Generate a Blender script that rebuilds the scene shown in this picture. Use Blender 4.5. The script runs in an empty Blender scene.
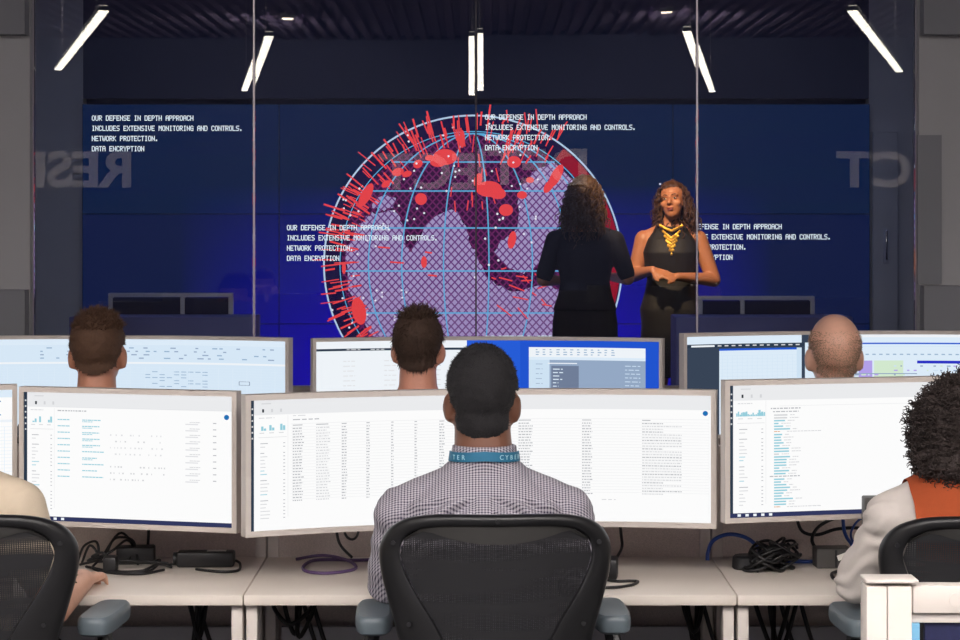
import bpy, bmesh, math, random
from mathutils import Vector, Matrix, Euler, noise
random.seed(7)
PI = math.pi
SC = bpy.context.scene
COL = SC.collection
F, HX, HY, CAMZ = 2100.0, 480.0, 215.0, 1.65      # focal length in px, principal point, eye height

def U(px, py, Z):
    "photo pixel at depth Z -> world point"
    return Vector(((px-HX)*Z/F, Z, CAMZ-(py-HY)*Z/F))

# ------------------------------------------------------------------ materials
def lin(c):
    c = c/255.0
    return c/12.92 if c <= .04045 else ((c+.055)/1.055)**2.4
def C3(r, g, b, a=1): return (lin(r), lin(g), lin(b), a)

class NT:
    def __init__(s, name):
        s.m = bpy.data.materials.new(name); s.m.use_nodes = True
        s.t = s.m.node_tree; s.t.nodes.clear()
        s.out = s.n('ShaderNodeOutputMaterial')
    def n(s, typ, **kw):
        nd = s.t.nodes.new(typ)
        for k, v in kw.items():
            if k.startswith('i_'): nd.inputs[k[2:]].default_value = v
            else: setattr(nd, k, v)
        return nd
    def l(s, a, b): s.t.links.new(a, b)
    def math(s, op, a, b=None, clamp=False):
        nd = s.n('ShaderNodeMath', operation=op, use_clamp=clamp)
        for i, v in enumerate((a, b)):
            if v is None: continue
            if isinstance(v, (int, float)): nd.inputs[i].default_value = v
            else: s.l(v, nd.inputs[i])
        return nd.outputs[0]
    def mix(s, fac, a, b):
        nd = s.n('ShaderNodeMix', data_type='RGBA')
        for i, v in ((0, fac), (6, a), (7, b)):
            if isinstance(v, (int, float)): nd.inputs[i].default_value = v
            elif isinstance(v, tuple): nd.inputs[i].default_value = v
            else: s.l(v, nd.inputs[i])
        return nd.outputs[2]
    def coords(s):
        tc = s.n('ShaderNodeTexCoord'); sp = s.n('ShaderNodeSeparateXYZ')
        s.l(tc.outputs['Object'], sp.inputs[0])
        return tc.outputs['Object'], sp.outputs

def mat(name, rgb, rough=.5, metal=0, var=.12, scale=30, bump=0, bscale=None, spec=.5, rgb2=None):
    "principled with a little procedural noise in colour and, if asked, in height"
    t = NT(name); p = t.n('ShaderNodeBsdfPrincipled')
    co, _ = t.coords()
    nz = t.n('ShaderNodeTexNoise', i_Scale=scale, i_Detail=4.0); t.l(co, nz.inputs['Vector'])
    c = C3(*rgb)
    c2 = C3(*rgb2) if rgb2 else tuple(x*(1-var) for x in c[:3])+(1,)
    t.l(t.mix(nz.outputs['Fac'], c2, c if rgb2 else tuple(min(1, x*(1+var)) for x in c[:3])+(1,)), p.inputs['Base Color'])
    p.inputs['Roughness'].default_value = rough; p.inputs['Metallic'].default_value = metal
    p.inputs['Specular IOR Level'].default_value = spec
    if bump:
        n2 = t.n('ShaderNodeTexNoise', i_Scale=bscale or scale*4, i_Detail=3.0); t.l(co, n2.inputs['Vector'])
        b = t.n('ShaderNodeBump', i_Strength=bump, i_Distance=.004); t.l(n2.outputs['Fac'], b.inputs['Height'])
        t.l(b.outputs[0], p.inputs['Normal'])
    t.l(p.outputs[0], t.out.inputs[0])
    return t.m

def emat(name, rgb, k=1.0, sample=False):
    "something that gives off light: a screen pixel or a lamp"
    t = NT(name); e = t.n('ShaderNodeEmission', i_Color=C3(*rgb), i_Strength=k)
    t.l(e.outputs[0], t.out.inputs[0])
    if not sample: t.m.cycles.emission_sampling = 'NONE'
    return t.m

# ------------------------------------------------------------------ objects
def link(name, me, m=None, parent=None, loc=(0,0,0), rot=(0,0,0)):
    o = bpy.data.objects.new(name, me); COL.objects.link(o)
    if m is not None:
        for x in (m if isinstance(m, (list, tuple)) else [m]): me.materials.append(x)
    o.location = loc; o.rotation_euler = rot
    if parent is not None: o.parent = parent
    return o
def finish(bm, name, smooth=35):
    me = bpy.data.meshes.new(name)
    bmesh.ops.recalc_face_normals(bm, faces=bm.faces)
    bm.to_mesh(me); bm.free()
    if smooth:
        me.shade_smooth()
        if smooth < 180: me.set_sharp_from_angle(angle=math.radians(smooth))
    return me
def obj(name, bm, m, parent=None, loc=(0,0,0), rot=(0,0,0), smooth=35, label=None):
    o = link(name, finish(bm, name, smooth), m, parent, loc, rot)
    if label: o['label'] = label
    return o
def tag(o, label, cat, group=None):
    o['label'] = label; o['category'] = cat
    if group: o['group'] = group
    return o
def struct(o, stuff=None):
    o['kind'] = 'structure'; return o
def empty(name, loc, rz=0):
    o = bpy.data.objects.new(name, None); COL.objects.link(o)
    o.location = loc; o.rotation_euler = (0, 0, rz); o.empty_display_size = .1
    return o
def dup(root, loc, rz, label):
    r = root.copy(); COL.objects.link(r); r.location = loc; r.rotation_euler = (0, 0, rz); r['label'] = label
    for ch in list(root.children):
        c = ch.copy(); COL.objects.link(c); c.parent = r
        for g in list(ch.children):
            d = g.copy(); COL.objects.link(d); d.parent = c
    return r

# ------------------------------------------------------------------ shapes
def NB(): return bmesh.new()
def box(bm, c, s, bev=0, rot=None, seg=2):
    M = Matrix.Translation(c) @ (rot.to_matrix().to_4x4() if rot else Matrix()) @ Matrix.Diagonal((s[0], s[1], s[2], 1))
    r = bmesh.ops.create_cube(bm, size=1, matrix=M)
    if bev:
        es = list({e for v in r['verts'] for e in v.link_edges})
        bmesh.ops.bevel(bm, geom=es, offset=bev, segments=seg, affect='EDGES', profile=.5)
def smooth_path(pts, k=6):
    pts = [Vector(p) for p in pts]
    if len(pts) < 3: return pts
    out = []
    for i in range(len(pts)-1):
        p0 = pts[max(i-1, 0)]; p1 = pts[i]; p2 = pts[i+1]; p3 = pts[min(i+2, len(pts)-1)]
        for j in range(k):
            t = j/k
            out.append(.5*((2*p1)+(p2-p0)*t+(2*p0-5*p1+4*p2-p3)*t*t+(3*p1-p0-3*p2+p3)*t**3))
    return out+[pts[-1]]
def tube(bm, pts, r, n=8, k=0, sx=1.0):
    if k: pts = smooth_path(pts, k)
    pts = [Vector(p) for p in pts]
    N = len(pts); rr = r if isinstance(r, (list, tuple)) else [r]*N
    if len(rr) != N: rr = [rr[0]+(rr[-1]-rr[0])*i/(N-1) for i in range(N)]
    rings = []; up = None
    for i, p in enumerate(pts):
        d = (pts[min(i+1, N-1)]-pts[max(i-1, 0)]).normalized()
        if up is None: up = d.orthogonal().normalized()
        else:
            up = up-d*up.dot(d)
            up = up.normalized() if up.length > 1e-6 else d.orthogonal().normalized()
        s = d.cross(up)
        rings.append([bm.verts.new(p+(up*math.cos(a)*sx+s*math.sin(a))*rr[i]) for a in [2*PI*j/n for j in range(n)]])
    for a, b in zip(rings, rings[1:]):
        for j in range(n): bm.faces.new((a[j], a[(j+1) % n], b[(j+1) % n], b[j]))
    bm.faces.new(rings[0][::-1]); bm.faces.new(rings[-1])
def ell(bm, c, r, rot=None, u=20, v=14):
    M = Matrix.Translation(c) @ (rot.to_matrix().to_4x4() if rot else Matrix()) @ Matrix.Diagonal((r[0], r[1], r[2], 1))
    bmesh.ops.create_uvsphere(bm, u_segments=u, v_segments=v, radius=1, matrix=M)
def cap(bm, a, b, ra, rb, n=14):
    a, b = Vector(a), Vector(b); d = b-a; L = d.length; d.normalize()
    P, R = [], []
    for t in (90, 60, 30): P.append(a-d*ra*math.sin(math.radians(t))*.999); R.append(max(ra*math.cos(math.radians(t)), ra*.04))
    for i in range(5):
        P.append(a+d*L*i/4); R.append(ra+(rb-ra)*i/4)
    for t in (30, 60, 90): P.append(b+d*rb*math.sin(math.radians(t))*.999); R.append(max(rb*math.cos(math.radians(t)), rb*.04))
    tube(bm, P, R, n)
def loft(bm, rings, n=28, e=2.3):
    "stack of horizontal super-elliptic rings (cx,cy,cz,rx,ry)"
    rs = []
    for cx, cy, cz, rx, ry in rings:
        r = []
        for j in range(n):
            a = 2*PI*j/n; c, s = math.cos(a), math.sin(a)
            r.append(bm.verts.new((cx+rx*math.copysign(abs(c)**(2/e), c), cy+ry*math.copysign(abs(s)**(2/e), s), cz)))
        rs.append(r)
    for a, b in zip(rs, rs[1:]):
        for j in range(n): bm.faces.new((a[j], a[(j+1) % n], b[(j+1) % n], b[j]))
    bm.faces.new(rs[0][::-1]); bm.faces.new(rs[-1])
def prism(bm, poly, y0, y1, bev=0):
    "polygon in x,z pushed along y"
    a = [bm.verts.new((x, y0, z)) for x, z in poly]; b = [bm.verts.new((x, y1, z)) for x, z in poly]
    n = len(poly); fs = [bm.faces.new(a), bm.faces.new(b[::-1])]
    for i in range(n): fs.append(bm.faces.new((a[i], b[i], b[(i+1) % n], a[(i+1) % n])))
    if bev: bmesh.ops.bevel(bm, geom=list(fs[0].edges)+list(fs[1].edges), offset=bev, segments=2, affect='EDGES')
def flat(bm, poly, y=0):
    return bm.faces.new([bm.verts.new((x, y, z)) for x, z in poly])
def remesh(bm, vox, smooth=4, name='body'):
    "closed overlapping shapes -> one continuous skin"
    bmesh.ops.recalc_face_normals(bm, faces=bm.faces)
    me = bpy.data.meshes.new('tmp'); bm.to_mesh(me); bm.free()
    o = bpy.data.objects.new('tmp', me); COL.objects.link(o)
    md = o.modifiers.new('r', 'REMESH'); md.mode = 'VOXEL'; md.voxel_size = vox; md.use_smooth_shade = True
    sm = o.modifiers.new('s', 'SMOOTH'); sm.factor = .5; sm.iterations = smooth
    dg = bpy.context.evaluated_depsgraph_get()
    new = bpy.data.meshes.new_from_object(o.evaluated_get(dg)); new.name = name
    bpy.data.objects.remove(o); bpy.data.meshes.remove(me)
    new.materials.clear(); new.shade_smooth()
    return new
def text_mesh(s, size, extrude=0.0, bevel=0.0, bold=0.0):
    cu = bpy.data.curves.new('t', 'FONT'); cu.body = s; cu.size = size; cu.extrude = extrude; cu.bevel_depth = bevel
    cu.resolution_u = 4; cu.offset = bold
    o = bpy.data.objects.new('t', cu); COL.objects.link(o)
    dg = bpy.context.evaluated_depsgraph_get()
    me = bpy.data.meshes.new_from_object(o.evaluated_get(dg))
    bpy.data.objects.remove(o); bpy.data.curves.remove(cu); me.materials.clear()
    return me

# ------------------------------------------------------------------ palette
M = {}
M['silver'] = mat('monitor_silver', (200,191,184), .42, 0, .05)
M['desk'] = mat('white_laminate', (222,212,202), .42, 0, .03, 8)
M['edge'] = mat('laminate_edge', (205,196,187), .5, 0, .03, 8)
M['post'] = mat('white_painted_post', (214,206,199), .45, 0, .03, 10)
M['fabric'] = mat('taupe_partition_fabric', (212,199,193), .95, 0, .25, 260, .5, 500)
M['modesty'] = mat('grey_metal_panel', (196,196,202), .6, 0, .06, 12)
M['black'] = mat('black_plastic', (28,28,31), .42, 0, .15, 40)
M['chair'] = mat('graphite_plastic', (27,27,29), .36, 0, .12, 40)
M['crescent'] = mat('dark_grey_plastic', (58,57,56), .5, 0, .08, 30)
M['pad'] = mat('soft_grey_arm_pad', (92,103,110), .38, 0, .06, 30)
M['cable'] = mat('black_cable_rubber', (22,22,24), .45, 0, .1, 60)
M['purple'] = mat('purple_cable', (96,72,116), .45, 0, .1, 60)
M['blue'] = mat('blue_network_cable', (44,78,160), .42, 0, .1, 60)
M['label'] = mat('paper_label', (225,222,214), .7, 0, .04, 40)
M['wall'] = mat('grey_painted_wall', (164,163,165), .85, 0, .04, 5, .1, 200)
M['wall_low'] = mat('grey_wall_base', (128,128,134), .85, 0, .04, 5)
M['wall_side'] = mat('pale_side_wall', (196,194,192), .9, 0, .04, 5)
M['wall_rear'] = mat('dim_grey_wall', (40,42,64), .9, 0, .06, 5)
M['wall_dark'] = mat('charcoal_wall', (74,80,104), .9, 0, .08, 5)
M['flank'] = mat('grey_flank_wall', (206,204,200), .8, 0, .05, 5)
M['deck'] = mat('painted_steel_deck', (120,104,136), .7, .0, .08, 6)
M['carpet'] = mat('charcoal_carpet', (92,90,92), .97, 0, .3, 120, .6, 300)
M['stagefloor'] = mat('dark_stage_floor', (40,40,48), .5, 0, .1, 10)
M['alu'] = mat('aluminium_joint', (190,182,185), .35, .7, .05, 20)
M['joint_dark'] = mat('dark_glazing_joint', (70,66,76), .5, .2, .05, 20)
M['fixture'] = mat('white_fixture', (200,200,198), .5, 0, .03, 20)
M['lamp'] = emat('lamp_diffuser', (255,246,230), 14.0, True)
M['upfill'] = emat('upfill_strip', (255,246,230), 3.0, True)
M['fill'] = emat('fill_diffuser', (255,248,244), 31.0, True)
M['spotlens'] = emat('downlight_lens', (255,240,215), 16.0, True)
M['letter'] = mat('light_grey_letters', (205,196,196), .6, 0, .03, 10)
M['chrome'] = mat('chrome', (190,190,195), .2, 1, .05, 20)

# ------------------------------------------------------------------ camera
cam = bpy.data.cameras.new('camera'); co = bpy.data.objects.new('camera', cam); COL.objects.link(co)
co.location = (0, 0, CAMZ); co.rotation_euler = (PI/2, 0, 0)
cam.sensor_width = 36; cam.lens = F/960*36; cam.shift_y = -(320-HY)/960; cam.shift_x = 0
cam.clip_start = .05; SC.camera = co

# ------------------------------------------------------------------ room shell
YG = 8.7; YW = 14.2; YB = -5.75; XS = 7.2; ZC = 3.6; YE = 15.2; SZ = .15
def slab(name, c, s, m):
    bm = NB(); box(bm, c, s); return struct(obj(name, bm, m, smooth=0))
slab('floor', (0, (YB+YE)/2, -.05), (2*XS, YE-YB, .1), M['carpet'])
slab('stage_platform', (0, 12.9, SZ/2), (9.2, 4.2, SZ), M['stagefloor'])
bm = NB()                                                    # fluted steel deck
x = -XS; prof = []
while x < XS:
    prof += [(x, 0), (x+.07, 0), (x+.085, .05), (x+.135, .05)]; x += .15
a = [bm.verts.new((px, YB, ZC+pz)) for px, pz in prof]; b = [bm.verts.new((px, YE, ZC+pz)) for px, pz in prof]
for i in range(len(prof)-1): bm.faces.new((a[i], a[i+1], b[i+1], b[i]))
struct(obj('ceiling', bm, M['deck'], smooth=0))
slab('wall_rear', (0, YB-.05, ZC/2), (2*XS, .1, ZC+.2), M['wall_rear'])
for s_, nm in ((-1, 'left'), (1, 'right')):
    slab('wall_'+nm, (s_*(XS+.05), (YB+YG)/2, ZC/2), (.1, YG-YB, ZC+.2), M['wall_side'])
    slab('wall_stage_'+nm, (s_*(XS+.05), (YG+YE)/2, ZC/2), (.1, YE-YG, ZC+.2), M['wall_dark'])
slab('wall_far', (0, YE+.05, ZC/2), (2*XS, .1, ZC+.2), M['wall_dark'])
# opaque piers beside the glass
XL = (33-HX)*YG/F; XR = (916-HX)*YG/F
slab('wall_glass_left', ((XL-XS)/2, YG, ZC/2), (XL+XS, .12, ZC), M['wall'])
slab('wall_glass_right', ((XR+XS)/2, YG, ZC/2), (XS-XR, .12, ZC), M['wall'])
zb = U(0, 290, YG-.12).z
slab('wainscot_left', ((XL-XS)/2-.002, YG-.1, zb/2), (XL+XS-.004, .08, zb), M['wall_low'])
zb = U(0, 286, YG-.12).z
slab('wainscot_right', ((XR+XS)/2+.002, YG-.1, zb/2), (XS-XR-.004, .08, zb), M['wall_low'])
zt = U(0, 35, YG-.1).z
slab('trim_left', ((XL-XS)/2-.002, YG-.1, (zt+ZC)/2), (XL+XS-.004, .08, ZC-zt), M['wall_low'])
slab('trim_right', ((XR+XS)/2+.002, YG-.1, (zt+ZC)/2), (XS-XR-.004, .08, ZC-zt), M['wall_low'])
# recessed panel in the right pier
p0 = U(917, 135, YG-.08); p1 = U(941, 284, YG-.08)
slab('trim_recess', ((p0.x+p1.x)/2+.004, YG-.067, (p0.z+p1.z)/2), (p1.x-p0.x, .016, p0.z-p1.z), M['wall_low'])
# glass panes: window_1..4
t = NT('clear_glass')
fr = t.n('ShaderNodeFresnel', i_IOR=1.66); tr = t.n('ShaderNodeBsdfTransparent', i_Color=(.955,.965,.97,1))
gl = t.n('ShaderNodeBsdfGlossy', i_Roughness=0.0); mx = t.n('ShaderNodeMixShader')
t.l(fr.outputs[0], mx.inputs[0]); t.l(tr.outputs[0], mx.inputs[1]); t.l(gl.outputs[0], mx.inputs[2]); t.l(mx.outputs[0], t.out.inputs[0])
M['glass'] = t.m
seams = [33, 254, 476, 697, 916]
tilt = [(-.0040, 0), (-.0018, -.0008), (.0018, .0010), (.0042, 0)]
for i in range(4):
    xa = (seams[i]-HX)*YG/F; xb = (seams[i+1]-HX)*YG/F
    bm = NB(); box(bm, (0,0,0), (xb-xa-.012, .012, ZC-.02))
    o = struct(obj('window_%d' % (i+1), bm, M['glass'], loc=((xa+xb)/2, YG, ZC/2), smooth=0))
    o.rotation_euler = (tilt[i][1], 0, -tilt[i][0])
for i, s in enumerate(seams):
    bm = NB(); box(bm, (0,0,ZC/2), (.007, .016, ZC))
    struct(obj('trim_%d' % (i+1), bm, M['joint_dark'] if s in (476,) else M['alu'], loc=((s-HX)*YG/F, YG, 0), smooth=0))
# flank walls round the video wall
VX0 = (82-476)/147.9; VX1 = -VX0; VXC = (476-HX)*YW/F
def vx(px): return (px-476)/147.9
def vz(py): return CAMZ-(py-HY)/147.9
slab('wall_flank_left', (VXC+VX0-1.5, YW+.1, ZC/2), (3.0, .12, ZC), M['flank'])
slab('wall_flank_right', (VXC+VX1+1.5, YW+.1, ZC/2), (3.0, .12, ZC), M['flank'])
slab('wall_over_screens', (VXC, YW+.1, (vz(104)+ZC)/2+.02), (-2*VX0, .12, ZC-vz(104)-.04), M['wall_dark'])
# door in the right flank
bm = NB(); dx = VXC+VX1
box(bm, (dx+.10, YW+.0, SZ+1.03), (.17, .05, 2.06), .006); struct(obj('door_1', bm, M['flank'], smooth=35))
d1 = bpy.data.objects['door_1']
bm = NB(); box(bm, (dx+.105, YW-.035, vz(245)), (.012, .02, .2), .004); obj('door_handle', bm, M['chrome'], d1)
bm = NB(); box(bm, (dx+.105, YW-.03, vz(246)), (.04, .01, .24), .004); obj('handle_plate', bm, M['modesty'], d1)

# ------------------------------------------------------------------ ceiling lamps
def linear_lamp(ax, ay, bx, by, z, label):
    a, b = Vector((ax, ay, z)), Vector((bx, by, z)); mid = (a+b)/2; L = (b-a).length
    rz = math.atan2(b.y-a.y, b.x-a.x)
    r = empty('linear_pendant_lamp', mid, rz)
    tag(r, label, 'ceiling lamp', 'linear pendant lamps fanned over the desks')
    bm = NB(); box(bm, (0,0,.022), (L, .062, .026), .004); obj('housing', bm, M['fixture'], r)
    bm = NB(); box(bm, (0,0,.003), (L-.006, .058, .012), .003); obj('diffuser', bm, M['lamp'], r)
    bm = NB(); box(bm, (0,0,.039), (L-.03, .05, .008), .002); obj('upfill_strip', bm, M['upfill'], r)  # upward glow added to lift the ceiling and the bounce light
    for s in (-1, 1):
        bm = NB(); tube(bm, [(s*L*.38,0,.042), (s*L*.38,0,ZC-z)], .004, 6); obj('suspension_rod', bm, M['alu'], r)
ZL = 2.85
def mir(px, py):     # a point of a ceiling lamp from where its mirror image stands in the glass
    Zv = F*(ZL-CAMZ)/(HY-py); return ((px-HX)*Zv/F, 2*YG-Zv)
for (q, lab) in (((67,70,109,12), 'linear pendant lamp mirrored far left in the glass, steeply slanted'),
                 ((254,91,272,36), 'linear pendant lamp mirrored at the joint left of the globe'),
                 ((476,93,476,36), 'straight linear pendant lamp mirrored in the middle above the globe'),
                 ((702,92,684,34), 'linear pendant lamp mirrored above the standing woman facing the desks'),
                 ((890,72,847,12), 'linear pendant lamp mirrored far right in the glass, steeply slanted')):
    a = mir(q[0], q[1]); b = mir(q[2], q[3]); linear_lamp(a[0], a[1], b[0], b[1], ZL, lab)
for px, py, lab in ((292, 16, 'small square downlight mirrored at upper left of the glass'), (662, 14, 'small square downlight mirrored at upper right of the glass')):
    Zv = F*(3.57-CAMZ)/(HY-py); X = (px-HX)*Zv/F
    r = empty('downlight', (X, 2*YG-Zv, 3.57)); tag(r, lab, 'ceiling lamp', 'square downlights on the ceiling')
    bm = NB(); box(bm, (0,0,.02), (.13,.16,.05), .004); obj('housing', bm, M['fixture'], r)
    bm = NB(); box(bm, (0,0,-.008), (.10,.12,.01), .002); obj('lens', bm, M['spotlens'], r)
    dl = bpy.data.lights.new('letter_fill_spot', 'SPOT'); dl.energy = 1200; dl.color = (1, .95, .9); dl.spot_size = math.radians(150); dl.spot_blend = .8; dl.shadow_soft_size = .06  # spot added in the fixture, aimed at the wall letters to brighten them
    do = bpy.data.objects.new('letter_fill_spot', dl); COL.objects.link(do); do.parent = r; do.location = (0, -.02, -.03)
    do.rotation_euler = Vector((.9 if X > 0 else -.9, -2.2, -1.2)).to_track_quat('-Z', 'Y').to_euler()
for i, X in enumerate((-5.2, -3.1, -1.0, 1.0, 3.1, 5.2)):  # unseen panels added to brighten the backs of the seated people
    for j, Y in enumerate((-.35, 1.35)):
        nth = ('first', 'second', 'third', 'fourth', 'fifth', 'last')[i]
        r = empty('ceiling_fill_panel', (X, Y, 3.56)); tag(r, 'unseen added ceiling troffer above the room, %s from left, %s row' % (nth, ('rear', 'front')[j]), 'ceiling lamp', 'added ceiling fill panels')
        bm = NB(); box(bm, (0,0,.02), (1.25,.65,.06), .004); obj('housing', bm, M['fixture'], r)
        bm = NB(); box(bm, (0,0,-.013), (1.2,.6,.01), .002); obj('diffuser', bm, M['fill'], r)
# letters on the wall behind the camera, seen mirrored in the glass
YV = 2*YG-YB
def wallword(word, px_right, pxw, label):
    me = text_mesh(word, 1.0, .02, 0, .028)
    xs = [v.co.x for v in me.vertices]; ys = [v.co.y for v in me.vertices]
    W = pxw*YV/F; H = 37*YV/F
    for v in me.vertices:
        v.co.x = (v.co.x-min(xs))/(max(xs)-min(xs))*W; v.co.y = (v.co.y-min(ys))/(max(ys)-min(ys))*H
    me.transform(Matrix.Rotation(PI, 4, 'Z') @ Matrix.Rotation(PI/2, 4, 'X'))
    o = link('wall_lettering', me, M['letter'], None, ((px_right-HX)*YV/F, YB+.022, CAMZ-(188-HY)*YV/F))
    tag(o, label, 'lettering', 'big grey words mirrored in the glass')
wallword('PROTECT', 825+245, 245, 'grey letters PROTECT mirrored at the right of the glass')
wallword('DETECT', 582, 198, 'grey letters DETECT mirrored over the globe')
wallword('RESPOND', 142, 240, 'grey letters RESPOND mirrored at the left of the glass')

# ------------------------------------------------------------------ video wall
t = NT('video_wall_blue')
cov, xyz = t.coords()
ax = t.math('ABSOLUTE', xyz[0])
gx = t.math('SUBTRACT', 1.0, t.math('DIVIDE', ax, 2.0), True)
gz = t.math('SUBTRACT', 1.0, t.math('DIVIDE', t.math('SUBTRACT', xyz[2], .6), 1.25), True)
vivid = t.math('MULTIPLY', t.math('POWER', gx, .75), t.math('POWER', gz, .8))
stre = t.n('ShaderNodeTexNoise', i_Scale=1.0, i_Detail=2.0)
mp = t.n('ShaderNodeMapping'); mp.inputs['Scale'].default_value = (.35, 1, 9); t.l(cov, mp.inputs[0]); t.l(mp.outputs[0], stre.inputs[0])
top = t.math('MULTIPLY', t.math('GREATER_THAN', xyz[2], vz(214)), stre.outputs['Fac'])
base = t.mix(top, C3(12,25,66), C3(6,32,62))
colr = t.mix(t.math('MULTIPLY', vivid, 1.9, True), base, C3(24,14,162))
e = t.n('ShaderNodeEmission', i_Strength=1.0); t.l(colr, e.inputs[0]); t.l(e.outputs[0], t.out.inputs[0])
M['vw'] = t.m
vw = empty('video_wall', (VXC, YW, 0))
tag(vw, 'large blue video wall with a red and lilac globe and white text behind the glass', 'video wall')
for ix in range(4):
    for iy in range(4):
        pz0, pz1 = vz(104+110*iy), vz(104+110*(iy+1)); px0, px1 = vx(82+197*ix), vx(82+197*(ix+1))
        bm = NB(); box(bm, ((px0+px1)/2, .05, (pz0+pz1)/2), (px1-px0-.001, .09, pz0-pz1-.001))
        p = obj('display_panel', bm, M['black'], vw, smooth=0)
        bm = NB(); flat(bm, [(px0+.003, pz0-.003), (px0+.003, pz1+.003), (px1-.003, pz1+.003), (px1-.003, pz0-.003)], .004)
        obj('display_screen', bm, M['vw'], p, smooth=0)
# the globe picture
GX, GY, GR = 473, 264.5, 149
gl_y = [0.0]
def clipc(x, y, r): return (x-GX)**2+(y-GY)**2 <= r*r
def circ(r, n=96): return [(GX+r*math.cos(2*PI*i/n), GY+r*math.sin(2*PI*i/n)) for i in range(n)]
def vp(p): return [(vx(x), vz(y)) for x, y in p]
def ring(bm, r, w, y, c=None, sy=1.0, n=128):
    cx, cy = c or (GX, GY)
    for i in range(n):
        a, b = 2*PI*i/n, 2*PI*(i+1)/n
        flat(bm, vp([(cx+(r+w/2)*math.cos(a), cy+(r+w/2)*math.sin(a)*sy), (cx+(r+w/2)*math.cos(b), cy+(r+w/2)*math.sin(b)*sy),
                     (cx+(r-w/2)*math.cos(b), cy+(r-w/2)*math.sin(b)*sy), (cx+(r-w/2)*math.cos(a), cy+(r-w/2)*math.sin(a)*sy)]), y)
def stroke(bm, x0, y0, x1, y1, w, y):
    d = Vector((x1-x0, y1-y0)); n = Vector((-d.y, d.x)).normalized()*w/2
    flat(bm, vp([(x0+n.x, y0+n.y), (x1+n.x, y1+n.y), (x1-n.x, y1-n.y), (x0-n.x, y0-n.y)]), y)
def blob(bm, x, y, rx, ry, ang, yy, n=18):
    ca, sa = math.cos(ang), math.sin(ang)
    flat(bm, vp([(x+rx*math.cos(2*PI*i/n)*ca-ry*math.sin(2*PI*i/n)*sa, y+rx*math.cos(2*PI*i/n)*sa+ry*math.sin(2*PI*i/n)*ca) for i in range(n)]), yy)
def lattice(name, base, line, per, thick, k=1.0):
    t = NT(name); co_, xz = t.coords()
    fs = []
    for s in (1, -1):
        v = t.math('ADD', xz[0], t.math('MULTIPLY', xz[2], s*.92))
        fs.append(t.math('LESS_THAN', t.math('FRACT', t.math('ADD', t.math('DIVIDE', v, per), 100.0)), thick))
    f = t.math('MAXIMUM', fs[0], fs[1])
    e = t.n('ShaderNodeEmission', i_Strength=k); t.l(t.mix(f, base, line), e.inputs[0]); t.l(e.outputs[0], t.out.inputs[0])
    t.m.cycles.emission_sampling = 'NONE'
    return t.m
M['g_rim'] = emat('globe_rim_navy', (26,16,60)); M['g_red_rim'] = emat('globe_red_rim', (150,18,44))
M['g_sea'] = lattice('globe_sea', C3(52,12,58), C3(104,34,92), .05, .28)
M['g_land'] = lattice('globe_land', C3(172,156,202), C3(110,64,130), .05, .25)
M['g_cyan'] = emat('globe_cyan', (96,180,230)); M['g_ring'] = emat('globe_ring', (190,215,245))
M['g_red'] = emat('globe_red', (244,70,74)); M['g_white'] = emat('globe_white', (240,236,250))
M['vtext'] = emat('wall_text_white', (232,244,252), 1.15)
globe = obj('globe_graphic', (lambda bm: (flat(bm, vp(circ(GR)), -.000), bm)[1])(NB()), M['g_rim'], vw, smooth=0)
def gpart(name, bm, m): return obj(name, bm, m, globe, smooth=0)
bm = NB()
for i in range(40):
    a, b = math.radians(-52+i*2.1), math.radians(-52+(i+1)*2.1)
    flat(bm, vp([(GX+147*math.cos(a), GY+147*math.sin(a)), (GX+147*math.cos(b), GY+147*math.sin(b)), (GX+134*math.cos(b), GY+134*math.sin(b)), (GX+134*math.cos(a), GY+134*math.sin(a))]), -.001)
gpart('red_rim_band', bm, M['g_red_rim'])
bm = NB(); flat(bm, vp(circ(131)), -.002); gpart('sea', bm, M['g_sea'])
def wob(poly, k=4, amp=2.0):
    out = []
    for i in range(len(poly)):
        p, q = poly[i], poly[(i+1) % len(poly)]
        for j in range(k):
            f = j/k; x = p[0]+(q[0]-p[0])*f; y = p[1]+(q[1]-p[1])*f
            if j: x += random.uniform(-amp, amp); y += random.uniform(-amp, amp)
            d = math.hypot(x-GX, y-GY)
            if d > 130: x = GX+(x-GX)*130/d; y = GY+(y-GY)*130/d
            out.append((x, y))
    return out
lands = [[(346,252),(354,236),(363,222),(372,212),(382,222),(388,210),(398,214),(404,228),(402,246),(412,252),(418,240),(425,226),(436,216),(448,210),(458,212),(466,226),(470,244),(478,258),(486,276),(498,286),(514,292),(532,290),(548,284),(566,292),(578,312),(560,340),(540,360),(480,380),(420,372),(380,345),(360,318),(348,290)],
         [(520,190),(532,172),(548,163),(566,160),(582,172),(596,190),(603,215),(604,245),(598,268),(576,268),(562,250),(548,258),(536,266),(524,274),(508,268),(494,252),(500,240),(514,234),(524,222),(518,206)],
         [(372,205),(382,196),(396,198),(392,208),(380,212)],
         [(552,300),(560,290),(590,280),(597,300),(580,330),(560,342),(550,322)]]
bm = NB()
for i, L in enumerate(lands): flat(bm, vp(wob(L)), -.003-.0002*i)
bmesh.ops.triangulate(bm, faces=bm.faces); gpart('landmass', bm, M['g_land'])
bm = NB()
for lon in range(-55, 66, 20):
    k = math.sin(math.radians(lon+2)); pts = []
    for j in range(41):
        a = math.radians(-90+j*4.5); pts.append((GX+131*k*math.cos(a), GY+131*math.sin(a)))
    for p, q in zip(pts, pts[1:]): stroke(bm, *p, *q, 1.3, -.0045)
ring(bm, 133, .9, -.0047)
for yy in (162, 191, 228, 271, 313, 350):
    w = math.sqrt(max(131**2-(yy-GY)**2, 0)); stroke(bm, GX-w, yy, GX+w, yy, 1.4, -.0046)
gpart('latitude_grid', bm, M['g_cyan'])
bm = NB()
ring(bm, GR, 1.7, -.005)
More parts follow.
